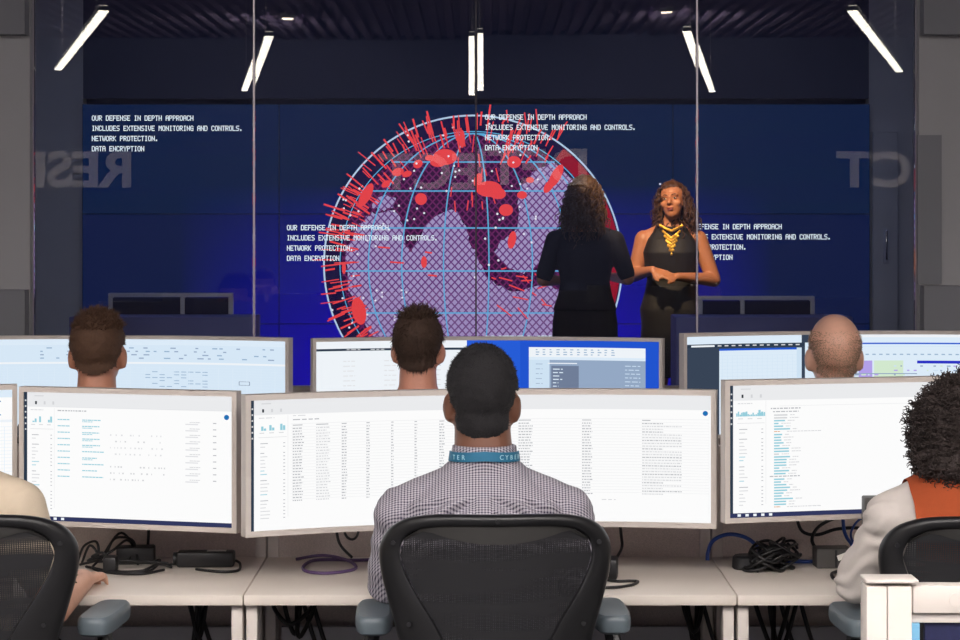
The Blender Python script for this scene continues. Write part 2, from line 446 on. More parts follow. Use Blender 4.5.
gpart('outer_ring', bm, M['g_ring'])
bm = NB(); rnd = random.Random(3)
for i in range(170):                                          # radial red bars round the upper left rim
    a = math.radians(rnd.uniform(128, 300)); r0 = rnd.uniform(112, 140); L = rnd.uniform(7, 24); L = min(L, 161-r0)
    if a > math.radians(283): L *= .8; r0 = rnd.uniform(108, 136)
    a2 = a+rnd.uniform(-.16, .16)
    x0, y0 = GX+r0*math.cos(a), GY+r0*math.sin(a)
    stroke(bm, x0, y0, x0+L*math.cos(a2), y0+L*math.sin(a2), rnd.choice((1.0, 1.4, 1.8)), -.0055-.00001*i)
for i in range(26):
    x, y = rnd.uniform(500, 560), rnd.uniform(122, 165); stroke(bm, x, y, x+rnd.uniform(-2, 8), y-rnd.uniform(6, 20), 1.3, -.0057)
for i in range(16):
    x, y = rnd.uniform(488, 560), rnd.uniform(268, 312); stroke(bm, x, y, x+rnd.uniform(4, 16), y+rnd.uniform(-3, 12), 1.3, -.0057)
for i in range(14):
    x, y = rnd.uniform(448, 512), rnd.uniform(150, 210); stroke(bm, x, y, x+rnd.uniform(-2, 4), y+rnd.uniform(4, 14), 1.2, -.0057)
for (x, y, w) in ((378,247,12),(425,252,7),(390,262,14),(428,275,9),(555,276,20),(545,262,10)):
    stroke(bm, x, y, x+w, y+1, 1.6, -.0057)
gpart('red_bars', bm, M['g_red'])
bm = NB()
for i, (x, y, rx, ry, a) in enumerate(((445,157,12,8,0),(438,162,8,5,0),(421,199,6,6,0),(366,195,5,13,.5),(489,189,13,8,0),(497,193,9,6,.2),(514,162,7,6,0),(506,210,7,6,0),
        (522,195,5,4,0),(359,311,7,14,-.2),(398,172,6,4,-.3),(407,174,5,3,-.3),(462,139,3,9,0),(556,176,5,13,.5),(549,186,4,8,.6),(418,164,5,4,-.6),(512,240,4,9,.2),(424,262,3,6,0),
        (344,268,2,6,0),(430,158,5,3,0),(386,184,5,3,-.6),(530,180,4,3,0),(478,180,4,7,.3))):
    blob(bm, x, y, rx, ry, a, -.0062-.00002*i)
gpart('red_spots', bm, M['g_red'])
bm = NB()
for i in range(70):
    a = math.radians(rnd.uniform(120, 310)); r = rnd.uniform(70, 148); blob(bm, GX+r*math.cos(a), GY+r*math.sin(a), 1.1, 1.1, 0, -.0068, 8)
for i in range(14): blob(bm, rnd.uniform(470, 560), rnd.uniform(200, 280), 1.2, 1.2, 0, -.0068, 8)
blob(bm, 660, 184, 1.1, 1.1, 0, -.0068, 8)
gpart('white_dots', bm, M['g_white'])
# pixel lettering
G5 = {'A':'0E11111F111111','B':'1E11111E11111E','C':'0E11101010110E','D':'1E11111111111E','E':'1F10101E10101F','F':'1F10101E101010','G':'0E11101711110F','H':'1111111F111111',
      'I':'0E04040404040E','K':'11121418141211','L':'1010101010101F','M':'111B1515111111','N':'11111915131111','O':'0E11111111110E','P':'1E11111E101010','R':'1E11111E141211',
      'S':'0F10100E01011E','T':'1F040404040404','U':'1111111111110E','V':'11111111110A04','W':'1111111515150A','X':'11110A040A1111','Y':'11110A04040404','.':'00000000000C0C'}
def pixel_text(bm, s, x, y, adv, hgt, yy):
    pw, ph = adv/5.9, hgt/7
    for i, ch in enumerate(s):
        if ch not in G5: continue
        g = G5[ch]
        for r in range(7):
            row = int(g[2*r:2*r+2], 16); c = 0
            while c < 5:
                if row >> (4-c) & 1:
                    c1 = c
                    while c1 < 5 and row >> (4-c1) & 1: c1 += 1
                    x0 = x+i*adv+c*pw; x1 = x+i*adv+c1*pw+.25*pw; y0 = y+r*ph; y1 = y0+ph*1.08
                    flat(bm, vp([(x0, y0), (x0, y1), (x1, y1), (x1, y0)]), yy); c = c1
                else: c += 1
LINES = ('OUR DEFENSE IN DEPTH APPROACH', 'INCLUDES EXTENSIVE MONITORING AND CONTROLS.', 'NETWORK PROTECTION.', 'DATA ENCRYPTION')
for (x, y) in ((92,115.5),(485,114.5),(287,225),(680,224),(485,335.5)):
    bm = NB()
    for i, s in enumerate(LINES): pixel_text(bm, s, x, y+i*10.2, 3.515, 5.2, -.008)
    obj('text_block', bm, M['vtext'], vw, smooth=0)

# warm stage spot hung from the dark room's ceiling
sl = bpy.data.lights.new('stage_spot', 'SPOT'); sl.energy = 620; sl.color = (1, .70, .40); sl.spot_size = math.radians(26); sl.spot_blend = .6; sl.shadow_soft_size = .06
so = bpy.data.objects.new('stage_spotlight', sl); COL.objects.link(so)
sp = Vector((.55, 10.9, 3.30)); tgt = Vector((1.14, 13.0, 1.62))
so.location = sp; so.rotation_euler = (tgt-sp).to_track_quat('-Z', 'Y').to_euler()
tag(so, 'warm spotlight hung above the two women on stage', 'spotlight')
bm = NB(); d = (tgt-sp).normalized()
tube(bm, [sp-d*.16, sp-d*.02], .055, 16); tube(bm, [sp-d*.1, Vector((sp.x, sp.y, ZC))], .012, 8)
can = obj('stage_lamp_can', bm, M['black'])
tag(can, 'black spotlight can hung from ceiling above the stage', 'spotlight')

# unseen blue bars added under the dark room's ceiling to brighten it
M['wash'] = emat('blue_fill_lens', (170,186,245), 21.0, True)
for X, nth in ((-2.6, 'left'), (0, 'middle'), (2.6, 'right')):
    r = empty('blue_fill_bar', (X, 11.6, 3.45)); tag(r, 'unseen blue fill bar added on the ceiling of the dark room, %s one' % nth, 'fill light', 'added blue fill bars')
    bm = NB(); box(bm, (0,0,.03), (1.3,.14,.08), .006); obj('housing', bm, M['black'], r)
    bm = NB(); box(bm, (0,0,-.014), (1.25,.11,.01), .002); obj('lens', bm, M['wash'], r)
    for q in (-.4, .4):
        bm = NB(); tube(bm, [(q,0,.07), (q,0,ZC-3.45)], .01, 6); obj('bracket', bm, M['black'], r)
# low partitions on the dark side of the glass
def low_partition(x0, x1, xm, y, zt, zb_, label):
    r = empty('low_partition', ((x0+x1)/2, y, 0)); tag(r, label, 'partition', 'low framed partitions behind the glass')
    hw = (x1-x0)/2; m = xm-(x0+x1)/2
    bm = NB(); box(bm, (0,0,zt/2), (2*hw, .03, zt-.03)); obj('fabric_panel', bm, M['lowfab'], r, smooth=0)
    bm = NB(); box(bm, (0,0,zt), (2*hw+.02, .05, .02), .003); obj('top_rail', bm, M['lowframe'], r)
    for xx in (-hw, m, hw):
        bm = NB(); box(bm, (xx,0,zt/2), (.022, .046, zt-.02), .003); obj('post', bm, M['lowframe'], r)
    bm = NB(); box(bm, (0,-.17,zb_/2), (2*hw+.3, .3, zb_), .004); obj('ledge', bm, M['lowledge'], r)
M['lowfab'] = mat('dark_navy_fabric', (34,40,78), .9, 0, .1, 80)
M['lowframe'] = mat('pale_frame', (188,190,205), .5, 0, .03, 30)
M['lowledge'] = mat('slate_ledge', (100,106,168), .7, 0, .05, 20)
YP = 10.6
def px2x(px, Z): return (px-HX)*Z/F
low_partition(px2x(111,YP), px2x(231,YP), px2x(183,YP), YP, U(0,295,YP).z, U(0,314,YP).z, 'low dark partition in pale frame behind glass, left beyond the short-haired man')
low_partition(px2x(700,YP), px2x(812,YP), px2x(742,YP), YP, U(0,298,YP).z, U(0,314,YP).z, 'low dark partition in pale frame behind glass, beside the bald man')

# ------------------------------------------------------------------ desks and partitions
ZD = .73; YF1, YB1 = 5.08, 5.65
def desk(x0, x1, yf, yb, label, group):
    xm = (x0+x1)/2; r = empty('desk', (xm, yf, 0)); tag(r, label, 'desk', group)
    hw = (x1-x0)/2-.0015; D = yb-yf
    bm = NB(); box(bm, (0, D/2, ZD-.0125), (2*hw, D, .025), .002); obj('desktop', bm, M['desk'], r)
    for s in (-1, 1):
        bm = NB(); box(bm, (s*(hw-.0165), .05, (ZD-.026)/2), (.027, .05, ZD-.026), .003); obj('leg', bm, M['post'], r)
        bm = NB(); box(bm, (s*(hw-.0165), D-.06, (ZD-.026)/2), (.027, .05, ZD-.026), .003); obj('leg', bm, M['post'], r)
    bm = NB(); box(bm, (0, D-.03, .30), (2*hw-.08, .02, .5), .002); obj('modesty_panel', bm, M['modesty'], r)
    bm = NB(); box(bm, (0, D-.13, ZD-.055), (2*hw-.16, .12, .05), .004); obj('cable_tray', bm, M['black'], r)
    return r
def partition(x0, x1, y, zt, label, group):
    xm = (x0+x1)/2; r = empty('desk_partition', (xm, y, 0)); tag(r, label, 'partition', group)
    hw = (x1-x0)/2-.0015
    bm = NB(); box(bm, (0, .02, (zt-.02)/2), (2*hw-.06, .03, zt-.03)); obj('fabric_panel', bm, M['fabric'], r, smooth=0)
    bm = NB(); box(bm, (0, .02, zt-.012), (2*hw, .05, .024), .003); obj('top_rail', bm, M['post'], r)
    for s in (-1, 1):
        bm = NB(); box(bm, (s*(hw-.015), .021, (zt-.024)/2), (.029, .044, zt-.026), .003); obj('post', bm, M['post'], r)
    return r
X1, X2 = -.573, .622; WD = X2-X1
for a, b, nm in ((X1-WD, X1, 'left'), (X1, X2, 'centre'), (X2, X2+WD, 'right')):
    who = {'left': 'at the person with the tattooed forearm', 'centre': 'at the man with the teal lanyard', 'right': 'at the woman in the orange vest'}[nm]
    desk(a, b, YF1, YB1-.002, 'white laminate office desk '+who, 'front row desks')
    partition(a, b, YB1, 1.03, 'taupe fabric desk partition between white posts, '+who, 'front row partitions')
YF2, YB2 = 6.98, 7.60
BX = (-1.245, .026, 1.297)
who2 = ('of the short-haired man at back left', 'of the man at back middle', 'of the bald man at back right')
for x, w in zip(BX, who2):
    desk(x-.6355, x+.6355, YF2, YB2-.002, 'white laminate desk in the second row '+w, 'second row desks')
    partition(x-.6355, x+.6355, YB2, 1.03, 'taupe desk partition in the second row '+w, 'second row partitions')
# the divider of the nearest row, bottom right
r = empty('desk_divider', (.710, 3.66, 0)); tag(r, 'white framed desk divider with a dark blue panel, nearest at bottom right', 'partition')
zt = U(0, 581, 3.62).z
bm = NB(); box(bm, (-.024, 0, zt/2-.006), (.035, .06, zt-.012), .002); obj('post', bm, M['post'], r)
bm = NB(); box(bm, (.0165, .002, zt/2-.006), (.042, .056, zt-.012), .002); obj('post', bm, M['post'], r)
bm = NB(); box(bm, (.003, 0, zt-.003), (.091, .062, .006), .002); obj('post_cap', bm, M['post'], r)
bm = NB(); box(bm, (.57, 0, zt-.036), (1.06, .04, .048), .003); obj('top_rail', bm, M['post'], r)
bm = NB(); box(bm, (.57, .004, zt-.070), (1.06, .028, .016), .002); obj('inner_rail', bm, M['post'], r)
M['navy'] = mat('dark_navy_panel', (26,30,68), .55, 0, .35, 90)
M['sky'] = mat('light_blue_edging', (120,180,215), .5, 0, .05, 20)
bm = NB(); box(bm, (.58, .006, (zt-.078+.05)/2), (1.03, .016, zt-.078-.05)); obj('panel', bm, M['navy'], r, smooth=0)
bm = NB(); box(bm, (.046, -.001, (zt-.078+.05)/2), (.014, .03, zt-.078-.05)); obj('panel_edging', bm, M['sky'], r, smooth=0)
bm = NB(); tube(bm, [(.115, -.0195, zt-.036), (.115, -.0215, zt-.036)], .012, 20); obj('screw_cap', bm, M['post'], r)

# ------------------------------------------------------------------ monitors
E = {k: emat('screen_'+k, c, s) for k, c, s in (
    ('grey', (212,213,216), 1), ('mid', (182,184,189), 1), ('light', (234,235,237), 1), ('line', (222,223,226), 1), ('dark', (44,58,76), 1), ('navy', (50,56,94), 1),
    ('teal', (150,206,220), 1), ('bluedot', (28,110,180), 1), ('orange', (222,160,110), 1), ('ice', (206,226,243), 1), ('icetext', (150,178,206), 1), ('icepale', (220,235,248), 1), ('blue', (38,92,214), 1),
    ('slate', (148,168,196), 1), ('slatedark', (112,126,152), 1), ('white', (238,243,248), 1), ('desktop', (56,68,86), 1), ('lilac', (178,160,232), 1), ('green', (210,232,206), 1), ('indigo', (44,52,196), 1), ('black', (40,48,58), 1))}
KE = list(E); EM = [E[k] for k in KE]
W_ = {'w': emat('screen_base_white', (252,252,252), 1.0, True), 'i': emat('screen_base_ice', (214,231,246), 1.0, True), 'd': emat('screen_base_desktop', (56,68,86), 1.0, True), 'b': emat('screen_base_blue', (34,84,206), 1.0, True)}
def monitor(label, cx, cy, zc, w, h, R, yaw, base, content, ypart, group=None, bez=.016, vent=False):
    name = 'curved_monitor' if R else 'monitor'
    root = empty(name, (cx, cy, ZD), yaw); tag(root, label, 'monitor', group)
    z0 = zc-ZD; sw, sh = w-2*bez, h-2*bez
    def S(u, v, off):          # u 0..1 left-right, v 0..1 top-bottom of the lit area; off towards the viewer
        x = (u-.5)*sw; z = z0+(.5-v)*sh
        if not R: return Vector((x, -off, z))
        a = x/R; return Vector(((R-off)*math.sin(a), -R+(R-off)*math.cos(a)+0.0, z))
    def cslab(bm, u0, u1, v0, v1, o0, o1, n=None):
        n = n or (max(1, int((u1-u0)*24)) if R else 1); prev = None
        for i in range(n+1):
            u = u0+(u1-u0)*i/n
            q = [bm.verts.new(S(u, v, o)) for v, o in ((v0, o1), (v1, o1), (v1, o0), (v0, o0))]
            if prev:
                for j in range(4): bm.faces.new((prev[j], prev[(j+1) % 4], q[(j+1) % 4], q[j]))
            else: bm.faces.new(q)
            prev = q
        bm.faces.new(prev[::-1])
    bu, bv = bez/sw, bez/sh
    bm = NB(); cslab(bm, -bu, 1+bu, -bv, 1+bv, -.028, 0); obj('housing', bm, M['silver'], root, smooth=40)
    bm = NB()
    for a in ((-bu, 1+bu, -bv, 0), (-bu, 1+bu, 1, 1+bv), (-bu, 0, 0, 1), (1, 1+bu, 0, 1)): cslab(bm, *a, -.002, .005)
    obj('bezel', bm, M['silver'], root, smooth=0)
    bm = NB(); n = 30 if R else 1
    for i in range(n):
        bm.faces.new([bm.verts.new(S(u, v, .001)) for u, v in ((i/n, 0), (i/n, 1), ((i+1)/n, 1), ((i+1)/n, 0))])
    scr = obj('screen', bm, W_[base], root, smooth=0)
    bm = NB(); NG = 30
    def SG(u, v, off):
        if not R: return S(u, v, off)
        g = min(max(u, 0), .99999)*NG; i = math.floor(g); return S(i/NG, v, off).lerp(S((i+1)/NG, v, off), u*NG-i)
    nb = 0
    for (u0, v0, u1, v1, m) in content:
        u1 = min(u1, 1); v1 = min(v1, 1)
        if u0 >= u1: continue
        big = (u1-u0)*(v1-v0) > .0016
        nb += big; off = .0014+.00005*nb
        if m[0] == '@':
            cu, cv, ru, rv = (u0+u1)/2, (v0+v1)/2, (u1-u0)/2, (v1-v0)/2
            f = bm.faces.new([bm.verts.new(S(cu+ru*math.cos(-a*PI/8), cv+rv*math.sin(-a*PI/8), off+.0004)) for a in range(16)]); f.material_index = KE.index(m[1:]); continue
        cuts = [u0]+([i/NG for i in range(math.floor(u0*NG)+1, math.ceil(u1*NG)) if u0 < i/NG < u1] if R else [])+[u1]
        for a, b in zip(cuts, cuts[1:]):
            f = bm.faces.new([bm.verts.new(SG(u, v, off if big else off+.00003)) for u, v in ((a, v0), (a, v1), (b, v1), (b, v0))]); f.material_index = KE.index(m)
    link('screen_picture', finish(bm, 'screen_picture', 0), EM, scr)
    bm = NB()
    bk = .028
    box(bm, (0, bk+.012, z0), (.16, .03, .14), .005)
    d = Vector((0, ypart-cy, 0)); d.rotate(Euler((0, 0, -yaw))); d *= (ypart-cy-.006)/(ypart-cy)
    e = Vector((d.x, d.y, z0-.10))
    tube(bm, [(0, bk+.02, z0), (d.x*.5, (bk+e.y)/2+.01, z0-.04), e], .016, 10, 4)
    obj('arm', bm, M['post'], root)
    return root
def words(C, u0, v, L, m='grey', h=.007, rnd=random, gap=.004, dens=1.0):
    u = u0
    while u < u0+L:
        w = rnd.uniform(.006, .02)*dens; w = min(w, u0+L-u)
        C.append((u, v, u+w, v+h, m)); u += w+gap
def app_frame(C, asp, taskbar, rnd):
    k = 1.0/asp                          # width unit: screen height
    C.append((.0, 0, 1, .115, 'light'))
    C.append((0, 0, .026*k, 1, 'dark'))
    for i in range(6): C.append((.007*k, .06+.045*i, .02*k, .072+.045*i, 'grey'))
    if taskbar:
        C.append((0, .966, 1, 1, 'navy'))
        for i in range(5): C.append((.06*k+.06*k*i, .973, .085*k+.06*k*i, .992, 'white'))
    for i in range(3): C.append((.09*k+.07*k*i, .07, .105*k+.07*k*i, .095, ('black', 'grey', 'grey')[i]))
    C.append((.085*k, .025, .16*k, .032, 'grey'))
def navcol(C, k, rnd):
    words(C, .085*k, .135, .16*k, 'grey', .006, rnd, .003)
    for i in range(10):
        hh = rnd.uniform(.01, .05); C.append((.08*k+.028*k*i, .235-hh, .104*k+.028*k*i, .235, 'teal')) if i in (1, 2, 8, 9) or rnd.random() < .2 else None
    for j in range(3): C.append((.09*k+.1*k*j, .25, .14*k+.1*k*j, .256, 'grey'))
    C.append((.08*k, .285, .37*k, .288, 'grey'))
    v = .33
    for i in range(20):
        if i in (2, 9, 14): v += .02
        C.append((.1*k, v, (.1+rnd.uniform(.04, .1))*k, v+.006, 'mid' if i in (0, 2, 9, 14) else ('teal' if i in (7, 8, 13) else 'grey')))
        C.append((.335*k, v, .355*k, v+.006, 'mid')); v += .027
    C.append((.382*k, .12, .385*k, .9, 'line'))
def content_table():
    rnd = random.Random(11); C = []; asp = 3.55; k = 1/asp
    app_frame(C, asp, False, rnd); navcol(C, k*.76, rnd)
    C.append((.982, .12, .9935, .16, '@bluedot'))
    words(C, .093, .155, .06, 'mid', .008, rnd)
    words(C, .093, .125, .03, 'grey', .006, rnd); C.append((.088, .19, .995, .192, 'line'))
    cols = [(.0925, .024, 'mid'), (.144, .03, 'mid'), (.2, .012, 'mid'), (.254, .008, 'mid'), (.308, .006, 'mid'), (.359, .006, 'mid'), (.413, .012, 'mid'), (.585, .03, 'mid'), (.7225, .022, 'mid'), (.852, .02, 'mid')]
    for u, w, m in cols: C.append((u, .198, u+w*.9, .205, 'mid'))
    for i in range(26):
        v = .222+.0222*i; C.append((.088, v-.007, .995, v-.0055, 'line'))
        for u, w, m in cols[:-1]: words(C, u, v, w*rnd.uniform(.75, 1.05), m if u != .144 else 'grey', .008, rnd, .0015, .35)
        words(C, .852, v, .085 if rnd.random() < .72 else .045, 'grey' if i % 3 else 'mid', .008, rnd, .0015, .35)
    words(C, .765, .825, .03, 'grey', .006, rnd)
    return C
def content_list():
    rnd = random.Random(5); C = []; asp = 1.65; k = 1/asp
    app_frame(C, asp, True, rnd); navcol(C, k*.64, rnd); C.append((.962, .14, .986, .18, '@bluedot'))
    C.append((.155, .11, 1, .112, 'line')); words(C, .165, .135, .14, 'mid', .009, rnd)
    for i in range(10):
        v = .205+.049*i
        words(C, .165, v, .06, 'teal', .008, rnd, .002); words(C, .285, v, rnd.uniform(.07, .11), 'teal', .008, rnd, .002)
        if i in (0, 1, 2, 3, 4, 6): words(C, .285, v+.014, .05, 'teal', .006, rnd, .002)
        if i in (2, 3, 4, 5, 7, 8, 9):
            u = .42
            while u < .69:
                if rnd.random() < .65: C.append((u, v+.01, u+rnd.uniform(.003, .009), v+.022, 'grey' if i in (3, 7, 8, 9) else 'line'))
                u += rnd.uniform(.012, .03)
        C.append((.78, v+.012, .84, v+.02, 'line')); words(C, .80, v-.002, .05, 'grey', .006, rnd, .002); C.append((.91, v, .926, v+.007, 'mid'))
    return C
def content_log():
    rnd = random.Random(9); C = []; asp = 1.65; k = 1/asp
    app_frame(C, asp, True, rnd); navcol(C, k*.72, rnd)
    C.append((.23, .16, 1, .162, 'line'))
    for i in range(18): hh = rnd.uniform(.012, .04); C.append((.03+.0075*i, .235-hh, .0365+.0075*i, .235, 'teal'))
    words(C, .19, .175, .14, 'mid', .009, rnd); words(C, .2, .2, .12, 'mid', .008, rnd)
    v = .225
    for i in range(34):
        L = rnd.uniform(.02, .09)
        m = 'teal'
        if i in (0, 1, 14): m = 'grey'
        if i == 22: words(C, .185, v, .14, 'mid', .008, rnd); v += .021; continue
        if i in (6, 33): words(C, .205, v, .03, 'orange', .006, rnd, .002); words(C, .265, v, .16, 'grey', .006, rnd, .003); v += .021; continue
        C.append((.205, v, .205+L, v+.011, m)); words(C, .205+L+.012, v+.002, rnd.uniform(.02, .05), 'grey', .006, rnd, .002); v += .0212
    return C
def content_sheet(seed):
    rnd = random.Random(seed); C = [(0, 0, 1, .06, 'icepale'), (0, .235, 1, .255, 'white')]
    for j in range(4):
        u = .25
        while u < .95:
            w = rnd.uniform(.006, .02)
            if rnd.random() < .62: C.append((u, .085+.035*j, u+w, .085+.035*j+.012, 'icetext' if rnd.random() < .5 else 'slate'))
            u += w+rnd.uniform(.006, .03)
    for j in range(26): C.append((0, .29+.027*j, 1, .292+.027*j, 'icepale'))
    for i in range(22): C.append((.02+.045*i, .29, .0215+.045*i, 1, 'icepale'))
    for j in range(9):
        for i in range(9):
            if rnd.random() < .5: C.append((.56+.022*i, .33+.03*j, .56+.022*i+.016, .338+.03*j, 'icetext'))
    C.append((.85, .42, .885, .424, 'slatedark')); C.append((.85, .455, .885, .459, 'slatedark')); C.append((.85, .42, .852, .459, 'slatedark')); C.append((.883, .42, .885, .459, 'slatedark'))
    return C
def content_split():
    rnd = random.Random(21); C = [(0, 0, .44, 1, 'white'), (0, .075, .44, .098, 'dark')]
    for u in (.09, .16, .22): words(C, u, .082, .04, 'grey', .008, rnd)
    for j in range(10):
        for u in (.08, .2, .33): words(C, u, .2+.05*j, .035, 'line', .008, rnd)
    C += [(.44, .0, .595, 1, 'blue'), (.62, .07, .96, .96, 'slate'), (.62, .07, .96, .17, 'white'), (.62, .17, .96, .2, 'icepale'), (.62, .2, .68, .96, 'ice'), (.675, .23, .76, .24, 'white'), (.685, .26, .765, .96, 'slatedark')]
    for j in range(18):
        words(C, .69, .29+.035*j, rnd.uniform(.015, .03), 'icepale', .01, rnd); words(C, .64, .24+.05*j, .02, 'slate', .006, rnd)
    for j in range(3):
        for i in range(12): C.append((.64+.02*i, .09+.025*j, .645+.02*i+rnd.uniform(0, .006), .1+.025*j, 'icetext'))
    for j in range(6): words(C, .9, .25+.04*j, .045, 'ice', .008, rnd)
    for j in range(5): words(C, .88, .55+.035*j, .07, 'ice', .006, rnd)
    return C
def content_desk():
    rnd = random.Random(33); C = [(0, 0, .36, .08, 'icepale'), (0, .085, .37, .115, 'dark'), (.015, .09, .09, .108, 'white')]
    for i in range(12): words(C, .1+.022*i, .093, .012, 'grey', .012, rnd)
    C += [(.105, .13, .36, 1, 'icepale'), (.105, .13, .345, .15, 'blue'), (.345, .13, .36, .94, 'ice')]
    for i in range(16): C.append((.115+.0155*i, .2, .1158+.0155*i, 1, 'ice'))
    for j in range(22): C.append((.105, .2+.035*j, .345, .202+.035*j, 'ice'))
    C += [(.50, 0, 1, 1, 'icepale'), (.37, .08, .5, 1, 'icepale'), (.42, 0, 1, .03, 'white'), (.42, .085, 1, .1, 'blue'), (.42, .12, 1, .125, 'ice')]
    C += [(.53, .27, .57, .96, 'lilac'), (.575, .27, .66, .96, 'green'), (.5, .40, .7, .41, 'slate'), (.70, .27, 1, .30, 'indigo')]
    for j in range(14):
        for i in range(26):
            if rnd.random() < .6: C.append((.50+.019*i, .32+.045*j, .50+.019*i+rnd.uniform(.004, .014), .333+.045*j, rnd.choice(('icetext', 'ice', 'slate', 'green', 'lilac'))))
    for i in range(20): C.append((.53+.02*i, .20, .54+.02*i, .212, 'icetext'))
    return C
def yawof(a, b): return math.atan2(b[1]-a[1], b[0]-a[0])
monitor('wide curved monitor with a long table, in front of the man with the teal lanyard', -.002, 5.325, 1.033, 1.205, .350, 1.8, math.radians(7.0), 'w', content_table(), YB1, bez=.014)
monitor('monitor listing teal lines above the cable tangle, left of the wide table monitor', -.902, 5.365, 1.027, .60, .357, None, yawof((-1.192,5.44),(-.612,5.29)), 'w', content_list(), YB1, bez=.013)
monitor('monitor at the left photo edge of which only its right edge shows', -1.497, 5.40, 1.03, .60, .357, None, yawof((-1.79,5.33),(-1.2,5.475)), 'w', content_sheet(4), YB1, bez=.013)
monitor('monitor with a teal log column, beside the woman in the orange vest', .903, 5.315, 1.058, .60, .357, None, yawof((.61,5.25),(1.194,5.387)), 'w', content_log(), YB1, bez=.013)
monitor('wide curved monitor with a pale blue spreadsheet behind the short-haired man', BX[0]+.015, 7.28, 1.052, 1.20, .36, 1.8, math.radians(-4), 'i', content_sheet(8), YB2, 'second row curved monitors', bez=.012)
monitor('wide curved monitor split between white page and blue desktop, back middle', BX[1], 7.28, 1.048, 1.22, .36, 1.8, 0, 'b', content_split(), YB2, 'second row curved monitors', bez=.012)
monitor('wide curved monitor with dark desktop and pale windows behind the bald man', BX[2]-.020, 7.28, 1.068, 1.22, .36, 1.8, math.radians(5), 'd', content_desk(), YB2, 'second row curved monitors', bez=.012)

# ------------------------------------------------------------------ mesh office chairs
t = NT('chair_net'); cov, xyz = t.coords()
p = t.n('ShaderNodeBsdfPrincipled', i_Roughness=.6); p.inputs['Base Color'].default_value = C3(24,24,28)
tr = t.n('ShaderNodeBsdfTransparent'); mx = t.n('ShaderNodeMixShader')
wv = t.n('ShaderNodeTexNoise', i_Scale=1.0, i_Detail=1.0); mp = t.n('ShaderNodeMapping'); mp.inputs['Scale'].default_value = (4, 1, 40)
t.l(cov, mp.inputs[0]); t.l(mp.outputs[0], wv.inputs[0])
g1 = t.math('LESS_THAN', t.math('FRACT', t.math('MULTIPLY', xyz[0], 210.0)), .5); g2 = t.math('LESS_THAN', t.math('FRACT', t.math('MULTIPLY', xyz[2], 230.0)), .58)
open_ = t.math('MULTIPLY', t.math('MULTIPLY', g1, g2), t.math('MULTIPLY', t.math('SUBTRACT', wv.outputs['Fac'], .42), 2.2, True))
t.l(open_, mx.inputs[0]); t.l(p.outputs[0], mx.inputs[1]); t.l(tr.outputs[0], mx.inputs[2]); t.l(mx.outputs[0], t.out.inputs[0])
M['net'] = t.m
HALF = [((0,513),(0,525)), ((50,513.5),(48,525.5)), ((80,517),(74,529)), ((100,525),(88,536)), ((112,537),(95,546)), ((118,553),(97,558)), ((117,575),(91,577)), ((111,600),(77,602)),
        ((104,625),(62,625)), ((97,650),(50,648)), ((90,680),(40,669)), ((74,705),(30,684)), ((40,714),(16,690)), ((0,716),(0,692))]
def cb(dx, py, off=0):
    x = dx/447; z = CAMZ-(py-215)/447
    y = -.215+.10*(x/.264)**2*(1 if z > .6 else .6)-.10*(z-.55)
    return Vector((x, y-off, z))
